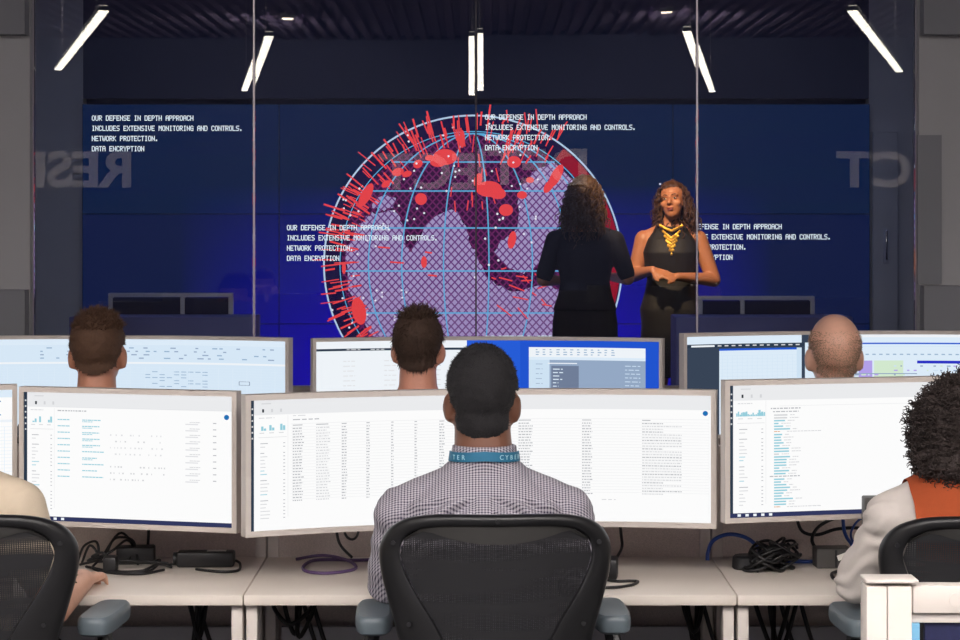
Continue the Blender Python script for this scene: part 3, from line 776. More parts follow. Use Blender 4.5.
def chair(loc, rz, label):
    r = empty('office_chair', loc, rz); tag(r, label, 'office chair', None)
    # frame ring
    pairs = HALF+[((-o[0], o[1]), (-i[0], i[1])) for o, i in HALF[-2:0:-1]]
    N = len(pairs); fine = []
    for k in range(N):
        for j in range(3):
            f = j/3; res = []
            for w in (0, 1):
                P = [Vector(pairs[(k+q) % N][w]) for q in (-1, 0, 1, 2)]
                res.append(.5*((2*P[1])+(P[2]-P[0])*f+(2*P[0]-5*P[1]+4*P[2]-P[3])*f*f+(3*P[1]-P[0]-3*P[2]+P[3])*f**3))
            fine.append(res)
    bm = NB(); rings = []
    for o, i in fine:
        a, b = cb(*o), cb(*i); c = (a+b)/2; hv = (a-b)/2; rr = []
        for j in range(12):
            an = 2*PI*j/12; co_, si = math.cos(an), math.sin(an)
            rr.append(bm.verts.new(c+hv*math.copysign(abs(co_)**.7, co_)+Vector((0, -.019, 0))*math.copysign(abs(si)**.7, si)))
        rings.append(rr)
    for a, b in zip(rings, rings[1:]+rings[:1]):
        for j in range(12): bm.faces.new((a[j], a[(j+1) % 12], b[(j+1) % 12], b[j]))
    fr_ = obj('back_frame', bm, M['chair'], r, smooth=60)
    for dx, py in ((-104, 545), (104, 545), (-88, 627), (88, 627), (0, 519)):
        bm = NB(); q = cb(dx, py, .0195); tube(bm, [q, q+Vector((0, -.004, 0))], .0055, 10); obj('pivot_cap', bm, M['black'], fr_)
    # upper solid crescent
    bm = NB(); n = 20; A, B_ = [], []
    for i in range(n+1):
        dx = -92+184*i/n; f = abs(dx)/92
        top = 522+20*max(0, f-.72)/.28*(.9); low = 543.5-12*min(1, f/.75)**2+26*max(0, f-.78)
        A.append((dx, top)); B_.append((dx, max(low, top+3)))
    va = [[bm.verts.new(cb(x, y, o)) for (x, y) in L] for L, o in ((A, .010), (B_, .004), (B_, -.008), (A, -.008))]
    for q in range(4):
        a, b = va[q], va[(q+1) % 4]
        for i in range(n): bm.faces.new((a[i], a[i+1], b[i+1], b[i]))
    obj('upper_panel', bm, M['crescent'], r)
    # net
    bm = NB(); rows = []
    inner = [(90, 531), (97, 558), (91, 577), (77, 602), (62, 625), (50, 648), (40, 669), (30, 684), (18, 691)]
    for hw, py in inner:
        rows.append([bm.verts.new(cb(hw*(-1+2*i/14), py-0, .002)) for i in range(15)])
    for a, b in zip(rows, rows[1:]):
        for i in range(14): bm.faces.new((a[i], a[i+1], b[i+1], b[i]))
    obj('back_mesh', bm, M['net'], r, smooth=180)
    bm = NB(); tube(bm, [(-.16, -.20, .66), (-.1, -.235, .64), (0, -.245, .635), (.1, -.235, .64), (.16, -.20, .66)], .02, 10, 4, 1.6); obj('lumbar_pad', bm, M['black'], r)
    # spine, seat, arms, base
    bm = NB(); tube(bm, [(0, -.19, .56), (0, -.15, .42), (0, -.02, .36)], .03, 10, 4); obj('spine', bm, M['chair'], r)
    bm = NB(); rings = []
    prism(bm, [(-.25,.415),(-.24,.44),(0,.43),(.24,.44),(.25,.415),(.22,.40),(-.22,.40)], -.18, .27, .008); obj('seat', bm, M['black'], r)
    for s in (-1, 1):
        bm = NB(); tube(bm, [(s*.25, -.16, .50), (s*.30, -.06, .53), (s*.29, .0, .62), (s*.278, .02, .683)], [.02, .02, .018, .018], 8, 4)
        tube(bm, [(s*.2, -.1, .40), (s*.27, -.12, .45), (s*.25, -.16, .52)], .02, 8, 4)
        ar = obj('armrest', bm, M['chair'], r)
        bm = NB(); loft(bm, [(s*.278+ox, .03, z, .044*k, .125*k2) for ox, z, k, k2 in ((0,0.6800,.78,.92), (0,0.6860,.95,.985), (0,0.6960,1,1), (0,0.7100,1,1), (0,0.7190,.95,.985), (0,0.7240,.82,.95), (0,0.7255,.5,.85))], 32, 4.0)
        obj('arm_pad', bm, M['pad'], ar)
    bm = NB(); tube(bm, [(0,0,.10), (0,0,.26)], .028, 14); tube(bm, [(0,0,.25), (0,0,.36)], .02, 14); box(bm, (0,-.01,.375), (.2,.24,.05), .01); obj('gas_lift', bm, M['black'], r)
    bm = NB()
    for i in range(5):
        a = 2*PI*i/5+.3; d = Vector((math.cos(a), math.sin(a), 0)); tube(bm, [d*.02+Vector((0,0,.115)), d*.18+Vector((0,0,.10)), d*.31+Vector((0,0,.075))], [.03, .026, .018], 8)
    ba = obj('star_base', bm, M['chair'], r)
    for i in range(5):
        a = 2*PI*i/5+.3; d = Vector((math.cos(a), math.sin(a), 0)); s_ = Vector((-d.y, d.x, 0)); c = d*.30
        bm = NB()
        for q in (-1, 1): tube(bm, [c+s_*q*.008+Vector((0,0,.03)), c+s_*q*.026+Vector((0,0,.03))], .029, 14)
        tube(bm, [c+Vector((0,0,.03)), c+Vector((0,0,.08))], .007, 6); obj('caster', bm, M['black'], ba)
    return r
ch0 = chair((.030, 4.93, 0), math.radians(2), 'black mesh office chair with wide curved back, nearest at centre')
dup(ch0, (-1.163, 4.93, 0), math.radians(-4), 'black mesh office chair at left, cut by the photo edge')
dup(ch0, (1.155, 4.90, 0), math.radians(3), 'black mesh office chair at right, behind the white divider post')
XM = ((98-480)*6.75/F, (418-480)*6.85/F, (834-480)*6.72/F)
for x, w in zip(XM, ('short-haired man at back left', 'man at back middle', 'bald man')):
    dup(ch0, (x, 6.77, 0), 0, 'black mesh office chair in the second row under the '+w)

# ------------------------------------------------------------------ people
def skin(name, rgb, rough=.48): return mat(name, rgb, rough, 0, .08, 60, .15, 220)
def V(*a): return Vector(a)
def head(bm, c, R, s=1.0, fem=False, neck=None, nr=.062):
    T = lambda p: c+(R @ (Vector(p)*s))
    def el(p, r, e=None):
        rot = R.to_euler() if e is None else (R @ e.to_matrix()).to_euler()
        ell(bm, T(p), tuple(x*s for x in r), rot, 24, 18)
    el((0,-.012,.025), (.077,.097,.092)); el((0,.03,-.035), (.064 if not fem else .060,.066,.085)); el((0,.048,-.088), (.044 if not fem else .036,.043,.032))
    cap(bm, T((0,.094,.004)), T((0,.114,-.030)), .008*s, .0125*s, 10)
    for q in (-1, 1):
        el((q*.010,.103,-.034), (.010,.010,.008)); cap(bm, T((q*.045,.076,.022)), T((q*.012,.09,.022)), .010*s, .009*s, 8)
        el((q*.040,.066,-.028), (.026,.022,.022))
        el((q*.0795,-.008,-.026), (.0105,.020,.033), Euler((math.radians(-8), 0, q*math.radians(-18)))); el((q*.074,.0,-.036), (.010,.016,.026))
    el((0,.093,-.060), (.022,.012,.0065)); el((0,.091,-.071), (.019,.012,.007))
    if neck is not None: cap(bm, T((0,-.014,-.05)), neck, nr*.96, nr*1.06, 18)
    return T
def hand(bm, w, d, pn, side, curl=.35, s=1.0):
    "w wrist, d pointing direction, pn back-of-hand normal, side: +1 thumb along d x pn"
    d = d.normalized(); pn = (pn-d*pn.dot(d)).normalized(); ac = d.cross(pn)*side
    for k in range(4):
        q = (.030-.0195*k)*s
        cap(bm, w+d*.008*s+ac*q*.6, w+d*.085*s+ac*q, .013*s, .0115*s, 8)
        L = (.070,.079,.073,.058)[k]*s; p = w+d*.088*s+ac*q; a = curl*.5; dd = d
        for j, f in enumerate((.44,.32,.24)):
            dd = (d*math.cos(a)-pn*math.sin(a)+ac*(.05*(1.5-k))).normalized(); n = p+dd*L*f
            cap(bm, p, n, (.0092-.001*j)*s, (.0085-.001*j)*s, 8); p = n; a += curl
    p = w+d*.018*s+ac*.024*s; n = p+(d*.6+ac*.75-pn*.15).normalized()*.042*s; cap(bm, p, n, .014*s, .0105*s, 8)
    m = n+(d*.85+ac*.35-pn*.25).normalized()*.034*s; cap(bm, n, m, .0105*s, .0085*s, 8)
def hair_shell(T, R, c, s, region, amp=.004, sc=40, vox=.006, grow=1.0, extra=(), name='hair'):
    bm = NB()
    for p, r in [((0,-.012,.027), (.083*grow,.102*grow,.098*grow)), ((0,-.046,-.05), (.0625*grow,.048*grow,.06))]+list(extra):
        ell(bm, T(p), tuple(x*s for x in r), R.to_euler(), 28, 20)
    me = remesh(bm, vox, 5, name)
    bm = NB(); bm.from_mesh(me); bpy.data.meshes.remove(me)
    Ri = R.inverted(); kill = []
    for v in bm.verts:
        p = (Ri @ (v.co-c))/s
        v.co += v.normal*amp*noise.noise(v.co*sc)*(1.0)
        if not region(p): kill.append(v)
    bmesh.ops.delete(bm, geom=kill, context='VERTS')
    return bm
def strands(bm, src, n, L, r, dirf, rnd, seg=3, jit=.4, filt=None):
    "tapered hair tufts rooted on the shell's faces"
    fs = [f for f in src.faces if filt is None or filt(f.calc_center_median())]
    if not fs: return
    roots = [(f.calc_center_median().copy(), f.normal.copy()) for f in (rnd.choice(fs) for _ in range(n))]
    for p, nm in roots:
        d = (dirf(p, nm)+Vector((rnd.gauss(0, jit), rnd.gauss(0, jit), rnd.gauss(0, jit)))).normalized()
        l = L*rnd.uniform(.6, 1.3); pts = [p-nm*.002]; 
        for k in range(seg):
            d = (d+Vector((rnd.gauss(0, jit*.4), rnd.gauss(0, jit*.4), rnd.gauss(0, jit*.4)))).normalized(); pts.append(pts[-1]+d*l/seg)
        tube(bm, pts, [r*(1-.85*k/seg) for k in range(seg+1)], 4)
def curls(bm, roots, rnd, L, rad, thick, n=3, turns=3.0, fall=None):
    for p, d in roots:
        pts = []; d = d.normalized(); u = d.orthogonal().normalized(); w = d.cross(u); ph = rnd.uniform(0, 6.3); l = L*rnd.uniform(.6, 1.2); q = p.copy()
        K = int(6*turns)
        for k in range(K+1):
            f = k/K; a = ph+f*turns*2*PI
            if fall: d = (d+fall/K*2.2).normalized()
            q = q+d*l/K
            pts.append(q+(u*math.cos(a)+w*math.sin(a))*rad*(.5+.5*min(1, f*4)))
        tube(bm, pts, [thick*(1-.5*i/len(pts)) for i in range(len(pts))], 4)
def eyes(T, R, s, parent):
    for q in (-1, 1):
        bm = NB(); ell(bm, T((q*.031,.0825,.000)), (.0115*s,.009*s,.0048*s), R.to_euler(), 12, 8); e = obj('eye', bm, M['eyewhite'], parent)
        bm = NB(); ell(bm, T((q*.031,.090,.000)), (.0052*s,.0032*s,.0048*s), R.to_euler(), 10, 8); obj('iris', bm, M['black'], e)
M['eyewhite'] = mat('eye_white', (220,214,206), .3, 0, .03, 50)
M['lips'] = mat('lips', (150,72,66), .45, 0, .05, 60)

TORSO = [(0,-.0,.49,.165,.12), (0,.0,.56,.175,.13), (0,-.005,.68,.165,.118), (0,-.02,.80,.172,.118), (0,-.032,.89,.19,.118), (0,-.036,.95,.20,.11), (0,-.034,.985,.18,.10), (0,-.030,1.025,.125,.085), (0,-.028,1.07,.085,.07), (0,-.026,1.10,.07,.066)]
SHO = .192
def limbs(bm, J, arms=True, legs=True, grow=0.0, upto='wrist'):
    for q in (-1, 1):
        sh, el, wr = J['sh'][q], J['el'][q], J['wr'][q]
        if arms:
            az = J.get('az', 1.0)
            cap(bm, sh, el, .056*az+grow, .045*az+grow, 16)
            if upto == 'wrist': cap(bm, el, wr, .044*az+grow, .029*az+grow, 16)
            elif upto == 'cuff': cap(bm, el, el+(wr-el)*.93, .045+grow, .034+grow, 16)
            elif upto == 'short': pass
        if legs:
            cap(bm, V(q*.095,.03,.525), V(q*.125,.44,.515), .078+grow, .058+grow, 16)
            cap(bm, V(q*.125,.44,.515), V(q*.12,.44,.10), .056+grow, .036+grow, 16)
def seated(label, loc, rz, sk, J, headc, R, hs=1.0, fem=False, nr=.062, vox=.0065, neckbase=None, slump=0):
    bm = NB()
    loft(bm, [(a, b, z, rx-.012, ry-.012) for a, b, z, rx, ry in J.get('torso', TORSO)])
    for q in (-1, 1): ell(bm, J['sh'][q], (.06,.055,.055))
    limbs(bm, J)
    for q in (-1, 1):
        w, e = J['wr'][q], J['el'][q]; d = (w-e).normalized()
        hand(bm, w, J.get('hd', {}).get(q, (d+V(0,0,-.15))), V(0,0,1), -q, J.get('curl', .3))
        cap(bm, V(q*.12,.42,.06), V(q*.125,.56,.035), .035, .028, 10)
    T = head(bm, headc, R, hs, fem, neckbase or V(0,-.030,1.04), nr)
    me = remesh(bm, vox, 4, 'person')
    o = link('person', me, sk, None, loc, (0, 0, rz)); tag(o, label, 'person')
    eyes(T, R, hs, o)
    # trousers and shoes
    bm = NB(); loft(bm, [(0,0,.47,.165,.12), (0,.0,.52,.18,.135), (0,0,.60,.178,.13), (0,-.005,.66,.172,.124)]); limbs(bm, J, arms=False, grow=.010)
    link('trousers', remesh(bm, .010, 3, 'trousers'), J.get('pants', M['pants']), o)
    for q in (-1, 1):
        bm = NB(); cap(bm, V(q*.12,.40,.05), V(q*.127,.58,.042), .048, .040, 12); box(bm, (q*.123,.49,.012), (.09,.27,.024), .008); link('shoe', remesh(bm, .008, 2, 'shoe'), M['black'], o)
    return o, T
M['pants'] = mat('dark_trousers', (40,42,52), .85, 0, .1, 60)
def joints(shz=.952, el=((-.225,.07,.775), (.225,.07,.775)), wr=((-.19,.33,.765), (.19,.33,.765)), shx=SHO):
    return {'sh': {-1: V(-shx,-.03,shz), 1: V(shx,-.03,shz)}, 'el': {-1: V(*el[0]), 1: V(*el[1])}, 'wr': {-1: V(*wr[0]), 1: V(*wr[1])}}
def shirt_mesh(J, upto, grow=.010, collar=True, vox=.0065, nr=.078, fn=None, torso=None, zcut=None, cz=0.0, az=1.0):
    bm = NB()
    T_ = torso or J.get('torso', TORSO)
    loft(bm, [(a, b, z, rx+grow*.3, ry+grow*.3) for a, b, z, rx, ry in T_[:9] if zcut is None or z >= zcut])
    for q in (-1, 1): ell(bm, J['sh'][q]+V(0,0,.0), (.066,.062,.060)); cap(bm, V(q*.045,-.03,1.03), J['sh'][q]+V(-q*.01,0,.012), .048, .056, 16)
    for q in (-1, 1):
        sh, el, wr = J['sh'][q], J['el'][q], J['wr'][q]
        if upto == 'cuff': cap(bm, sh, el, .064*az, .056*az, 18); cap(bm, el, el+(wr-el)*.92, .055*az, .041, 18)
        elif upto == 'short': cap(bm, sh, sh+(el-sh)*.62, .064, .060, 18)
    if collar:
        loft(bm, [(0,-.030,1.02,nr+.020,nr-.004), (0,-.032,1.065+cz,nr+.004,nr*.98), (0,-.033,1.085+cz,nr,nr*.97), (0,-.033,1.112+cz,nr*.97,nr*.95)], 28, 2.0)
    me = remesh(bm, vox, 4, 'shirt')
    if fn:
        bm = NB(); bm.from_mesh(me)
        bm.normal_update()
        for v in bm.verts: v.co += v.normal*fn(v.co, v.normal)
        bm.to_mesh(me); bm.free(); me.shade_smooth()
    return me
I3 = Matrix.Identity(3)
def rot(yaw=0, pitch=0, roll=0): return Euler((math.radians(pitch), math.radians(roll), math.radians(yaw)), 'XYZ').to_matrix()
def short_region(hl=-.094, fr=.055):
    def f(p):
        if p.z < hl+6*p.x*p.x: return False
        if p.y > .045 and p.z < fr: return False
        if p.y > .0 and p.z < -.01: return False
        if abs(p.x) > .055 and p.z < .012 and p.y > -.040: return False
        if p.z < -.045 and p.y > -.03: return False
        return True
    return f

# --- the man at the centre desk
J = joints()
J['wr'] = {-1: V(-.20,.34,.765), 1: V(.20,.34,.765)}
hc = V(-.005,-.005,1.222)
SK1 = skin('warm_brown_skin', (116,76,58))
man, T = seated('man at the centre desk seen from behind, purple checked shirt and teal lanyard', (.010,4.955,0), 0, SK1, J, hc, I3, 1.02, False, .068)
t = NT('purple_check_cotton'); cov, xyz = t.coords(); p = t.n('ShaderNodeBsdfPrincipled', i_Roughness=.85)
def stripe(axis, per, w, ph=0.0): return t.math('LESS_THAN', t.math('FRACT', t.math('ADD', t.math('DIVIDE', axis, per), 50.0+ph)), w)
diag = t.math('ADD', xyz[2], t.math('MULTIPLY', xyz[1], .9))
f1 = stripe(xyz[0], .0072, .46); f2 = stripe(diag, .0072, .46)
ck = t.math('MULTIPLY', t.math('ADD', f1, f2), .5)
base = t.mix(ck, C3(188,183,192), C3(58,52,72)); t.l(base, p.inputs['Base Color']); t.l(p.outputs[0], t.out.inputs[0]); M['check'] = t.m
def folds(co, n):
    if n.y > .1: return 0
    d = 0; x = co.x+.002; ax = abs(x); yk = 1.004-.10*ax
    w = min(1, max(0, (.1-n.y)/.3))*min(1, max(0, (.20-ax)/.04))
    if co.z > yk and co.z < 1.05: d += .0034*w*min(1, (1.05-co.z)/.02)
    if co.z < yk and ax < .019: d += .0045
    elif co.z < yk:
        f = min(1, (yk-co.z)/.01)
        g = max(0, 1-(yk-co.z)/.22)*min(1, max(0, (ax-.018)/.02))*w
        d += .0115*g*f*math.sin((co.z*.85+ax*.5)*2*PI/.036+noise.noise(co*9)*1.4)
    if ax > .2: d += .003*math.sin(co.z*95+noise.noise(co*12)*3)*min(1, (ax-.2)/.02)
    return d
sh = link('shirt', shirt_mesh(J, 'cuff', fn=folds, vox=.005), M['check'], man)
sh['label'] = 'purple and white checked cotton shirt'
rg = random.Random(2)
M['hair_black'] = mat('black_cropped_hair', (30,28,31), .75, 0, .5, 220, .8, 500)
bm = hair_shell(T, I3, hc, 1.02, short_region(-.092), .003, 60)
src = bm.copy()
strands(bm, src, 2600, .007, .0011, lambda p, n: n*.7+V(0,-.1,.2), rg, 2, .35)
obj('hair', bm, M['hair_black'], man, smooth=180)
# lanyard round the collar, with its lettering
M['teal'] = mat('teal_lanyard', (18,104,138), .55, 0, .08, 120)
bm = NB(); n = 56; A = []
RX, RY, CY = .0790, .0765, -.033
for i in range(n):
    a = 2*PI*i/n; c_, s_ = math.cos(a), math.sin(a); zc = 1.093-.006*abs(c_)-(.03*(s_+0)/1 if s_ > 0 else 0)
    A.append([bm.verts.new((RX*k*c_, CY+RY*k*s_, zc+dz)) for k, dz in ((1.03,.011), (1.07,-.011), (1.03,-.011), (.995,.011))])
for i in range(n):
    a, b = A[i], A[(i+1) % n]
    for j in range(4): bm.faces.new((a[j], a[(j+1) % 4], b[(j+1) % 4], b[j]))
lan = obj('lanyard', bm, M['teal'], man); lan['label'] = 'teal lanyard with pale lettering'
M['lanletter'] = mat('lanyard_lettering', (170,214,226), .6, 0, .03, 80)
def onband(ch, x):
    me = text_mesh(ch, .0155, .0004); xs = [v.co.x for v in me.vertices]; mx_ = (min(xs)+max(xs))/2
    a = -math.acos(max(-1, min(1, x/(RX*1.055)))); zc = 1.093-.006*abs(math.cos(a))
    me.transform(Matrix.Translation((-mx_, -.0055, .0004)))
    me.transform(Matrix.Rotation(PI/2, 4, 'X'))
    nx, ny = math.cos(a)/RX, math.sin(a)/RY; ang = math.atan2(nx, -ny)
    me.transform(Matrix.Translation((RX*1.058*math.cos(a), CY+RY*1.058*math.sin(a), zc)) @ Matrix.Rotation(ang, 4, 'Z'))
    link('letter', me, M['lanletter'], lan)
for ch, x in (('T',-.070), ('E',-.060), ('R',-.048), ('C',.040), ('Y',.052), ('B',.063), ('E',.072), ('R',.0785)): onband(ch, x)

# --- three men of the second row
M['hair_brown'] = mat('dark_brown_hair', (78,55,43), .7, 0, .5, 150, .7, 400, rgb2=(108,76,54))
M['hair_brown2'] = mat('brown_hair', (58,42,34), .7, 0, .5, 150, .7, 400, rgb2=(84,60,46))
M['stubble'] = mat('grey_blond_stubble', (190,160,136), .8, 0, .4, 260, .5, 500, rgb2=(150,120,98))
M['shirt_grey'] = mat('slate_shirt', (70,76,92), .85, 0, .1, 60); M['shirt_blue'] = mat('pale_blue_shirt', (120,140,170), .85, 0, .1, 60); M['shirt_black'] = mat('black_shirt', (34,34,38), .85, 0, .1, 60)
SK2 = skin('tanned_skin', (206,142,114)); SK3 = skin('ruddy_skin', (218,150,124)); SK4 = skin('fair_ruddy_skin', (236,182,156), .36)
Jb = joints()
def second(x, y, lab, sk, ps, shm, Rh, hx, hz, s=1.0):
    hc = V(hx,-.005,hz)
    o, T = seated(lab, (x, y, 0), 0, sk, Jb, hc, Rh, s, False, .062, .009)
    link('shirt', shirt_mesh(Jb, 'cuff', vox=.01, nr=.074, cz=-.028 if shm is not M['shirt_black'] else .004), shm, o)
    return o, T, hc
R_ = rot(2, 2); o, T, hc = second(XM[0], 6.75, 'man at back left seen from behind with short brown hair ruffled on top', SK2, None, M['shirt_grey'], R_, 0, 1.216, 1.06)
bm = hair_shell(T, R_, hc, 1.06, short_region(-.068), .004, 50, .006, 1.0, extra=[((-.0,.0,.065), (.068,.082,.058))]); src = bm.copy()
strands(bm, src, 1800, .008, .0013, lambda p, n: n*.5+V(0,-.2,-.5), rg, 2, .3)
strands(bm, src, 900, .022, .0022, lambda p, n: n*.6+V(.5,-.5,.45), rg, 3, .45, lambda c: c.z > hc.z+.07)
obj('hair', bm, M['hair_brown'], o, smooth=180)
R_ = rot(-4, 4); o, T, hc = second(XM[1], 6.88, 'man at back middle seen from behind with brown hair and spiky crown', SK3, None, M['shirt_blue'], R_, 0, 1.222, 1.0)
bm = hair_shell(T, R_, hc, 1.0, short_region(-.078), .004, 50, .006, 1.0); src = bm.copy()
strands(bm, src, 1500, .018, .0016, lambda p, n: n*.35+V(0,-.25,-.75), rg, 2, .25)
strands(bm, src, 420, .026, .0022, lambda p, n: n*.7+V(0,-.2,.6), rg, 3, .45, lambda c: c.z > hc.z+.09)
obj('hair', bm, M['hair_brown2'], o, smooth=180)
R_ = rot(0, 6); o, T, hc = second(XM[2], 6.72, 'bald man at back right seen from behind with cropped greying sides', SK4, None, M['shirt_black'], R_, 0, 1.212, 1.06)
sr = short_region(-.075)
src = hair_shell(T, R_, hc, 1.06, lambda p: sr(p) and p.z < .085 and p.y < .04, .001, 60, .005, .93); bm = NB()
for lo, hi, n_ in ((-.1, .02, 3600), (.02, .045, 900), (.045, .07, 350)):
    strands(bm, src, n_, .007, .0011, lambda p, n: n*1.2+V(0,-.2,-.5), rg, 2, .3, lambda c: lo <= (c.z-hc.z) < hi)
obj('hair', bm, M['stubble'], o, smooth=180)

# --- the person at the left edge
J = joints(shz=.970, el=((-.25,.04,.775), (.272,-.02,.730)), wr=((-.19,.30,.765), (.300,.155,.764)))
J['hd'] = {1: V(-.02,.9,-.03), -1: V(.2,.9,-.1)}; J['curl'] = .42
SK5 = skin('light_skin', (206,158,134))
o, T = seated('person at the left photo edge in beige short sleeved shirt with tattooed forearm', (-1.272,4.955,0), math.radians(-3), SK5, J, V(0,-.005,1.222), I3)
M['beige'] = mat('beige_cotton', (206,190,168), .85, 0, .05, 50, .2, 300)
s_ = link('shirt', shirt_mesh(J, 'short', fn=lambda c, n: .003*noise.noise(c*22)), M['beige'], o)
bm = hair_shell(T, I3, V(0,-.005,1.222), 1.0, short_region(-.08)); obj('hair', bm, M['hair_brown2'], o, smooth=180)
M['tattoo'] = mat('tattoo_ink', (92,84,96), .6, 0, .3, 60, rgb2=(150,128,84))
bm = NB(); e, w = J['el'][1], J['wr'][1]; ax_ = (w-e).normalized(); up = V(-.55,-.35,.75); up = (up-ax_*up.dot(ax_)).normalized(); sd = ax_.cross(up)
for (f0, f1, a0, a1, tk) in ((.42,.44,-70,40,.004), (.48,.62,-30,25,.004), (.62,.50,25,70,.004), (.55,.72,-60,-20,.004), (.70,.74,-20,50,.003), (.52,.58,-75,-40,.006)):
    pts = []
    for k in range(7):
        f = f0+(f1-f0)*k/6; a = math.radians(a0+(a1-a0)*k/6); rr = .044+(.029-.044)*f-.0012
        pts.append(e+(w-e)*f+(up*math.cos(a)+sd*math.sin(a))*rr)
    tube(bm, pts, tk, 6)
obj('tattoo', bm, M['tattoo'], o)

# --- the woman at the right
J = joints(shz=.948, el=((-.247,.045,.79), (.25,.06,.79)), wr=((-.19,.17,.785), (.17,.30,.775)), shx=.178)
J['hd'] = {-1: V(.8,.3,-.1), 1: V(-.2,.9,-.1)}; J['az'] = .76
SK6 = skin('deep_brown_skin', (112,74,58))
hcw = V(.012,.0,1.140); R_ = rot(-6, -6)
wom, T = seated('woman at right seen from behind with black afro hair and orange vest', (1.128,4.885,0), math.radians(2), SK6, J, hcw, R_, .98, True, .056, neckbase=V(0,-.03,1.03))
M['lightgrey'] = mat('light_grey_cotton', (200,192,186), .85, 0, .05, 40, .2, 300); M['orange'] = mat('orange_knit', (164,72,33), .9, 0, .08, 90, .4, 500)
def sleeve(co, n):
    if abs(co.x) < .15: return 0
    return .0032*math.sin(co.z*140+co.y*60+noise.noise(co*16)*5)*min(1, (abs(co.x)-.15)/.05)
def widen(J_, k): return J_
s_ = link('blouse', shirt_mesh(J, 'cuff', fn=sleeve, nr=.066, az=.88), M['lightgrey'], wom); s_['label'] = 'light grey long sleeved blouse'
me = shirt_mesh(J, 'short', grow=.03, collar=False, vox=.006); bm = NB(); bm.from_mesh(me); bpy.data.meshes.remove(me); bm.normal_update()
for v in bm.verts: v.co += v.normal*.007
bmesh.ops.bisect_plane(bm, geom=bm.verts[:]+bm.edges[:]+bm.faces[:], plane_co=(.146,0,0), plane_no=(1,0,.0), clear_outer=True)
bmesh.ops.bisect_plane(bm, geom=bm.verts[:]+bm.edges[:]+bm.faces[:], plane_co=(-.146,0,0), plane_no=(-1,0,0), clear_outer=True)
bmesh.ops.bisect_plane(bm, geom=bm.verts[:]+bm.edges[:]+bm.faces[:], plane_co=(0,0,.60), plane_no=(0,0,-1), clear_outer=True)
s_ = obj('vest', bm, M['orange'], wom, smooth=180); s_['label'] = 'orange knitted vest'
M['afro'] = mat('black_afro_hair', (34,28,28), .7, 0, .5, 120, .6, 300, rgb2=(58,44,40))
bm = NB()
for p, r in (((0,-.03,.02), (.128,.125,.120)), ((-.05,-.06,-.06), (.085,.075,.07)), ((.05,-.06,-.06), (.085,.075,.07)), ((0,-.06,-.08), (.09,.06,.06)), ((-.07,.0,.0), (.07,.08,.09)), ((.07,.0,.0), (.07,.08,.09))):
    ell(bm, T(p), r, R_.to_euler(), 24, 16)
me = remesh(bm, .009, 3, 'h'); bm = NB(); bm.from_mesh(me); bm.normal_update()
for v in bm.verts: v.co += v.normal*(.012*noise.noise(v.co*26)+.008*noise.noise(v.co*60))
Ri = R_.inverted(); kill = [v for v in bm.verts if ((Ri @ (v.co-hcw)).y > .06 and (Ri @ (v.co-hcw)).z < .06)]
bmesh.ops.delete(bm, geom=kill, context='VERTS')
src = bm.copy(); rg2 = random.Random(8); fs = list(src.faces)
rts = []
for _ in range(2600):
    f = rg2.choice(fs); rts.append((f.calc_center_median()-f.normal*.006, f.normal+V(rg2.gauss(0,.4), rg2.gauss(0,.4), rg2.gauss(-.15,.4))))
curls(bm, rts, rg2, .024, .0045, .0018, turns=1.4)
obj('hair', bm, M['afro'], wom, smooth=180)

# --- the two women on the stage
def standing(label, loc, rz, sk, P, Rh, headc, vox=.0065, nr=.05):
    bm = NB()
    loft(bm, [(a, b, z, rx-.010, ry-.010) for a, b, z, rx, ry in P['torso']])
    for q in (-1, 1):
        sh, el, wr = P['sh'][q], P['el'][q], P['wr'][q]
        ell(bm, sh, (.050,.048,.050)); cap(bm, V(q*.03,-.008,1.43), sh+V(-q*.01,0,.006), .034, .046, 14); cap(bm, sh, el, P.get('ua', .049), P.get('ea', .040), 16); cap(bm, el, wr, P.get('ea', .040), .026, 16)
        hand(bm, wr, P['hd'][q], P['hn'][q], P['hs'][q], P.get('curl', .25), .95)
        cap(bm, V(q*.085,0,.86), V(q*.075,.02,.47), .085, .058, 16); cap(bm, V(q*.075,.02,.47), V(q*.07,-.01,.12), .054, .036, 16)
        cap(bm, V(q*.07,-.0,.11), V(q*.075,.13,.035), .036, .028, 10)
    T = head(bm, headc, Rh, 1.0, True, V(0,-.01,P['torso'][-1][2]-.02), nr)
    o = link('person', remesh(bm, vox, 4, 'person'), sk, None, loc, (0, 0, rz)); tag(o, label, 'person')
    eyes(T, Rh, 1.0, o)
    for q in (-1, 1):
        bm = NB(); cap(bm, V(q*.07,-.0,.085), V(q*.075,.15,.035), .042, .034, 12); tube(bm, [(q*.07,-.03,.06), (q*.07,-.035,.0)], [.02, .010], 10); link('shoe', remesh(bm, .007, 2, 'shoe'), M['black'], o)
    return o, T
FT = [(0,0,.82,.175,.125), (0,0,.92,.185,.13), (0,0,1.02,.155,.112), (0,.005,1.10,.140,.10), (0,.012,1.20,.158,.118), (0,.018,1.27,.168,.128), (0,.005,1.35,.165,.105), (0,-.005,1.40,.135,.08), (0,-.008,1.44,.075,.055), (0,-.01,1.47,.052,.050)]
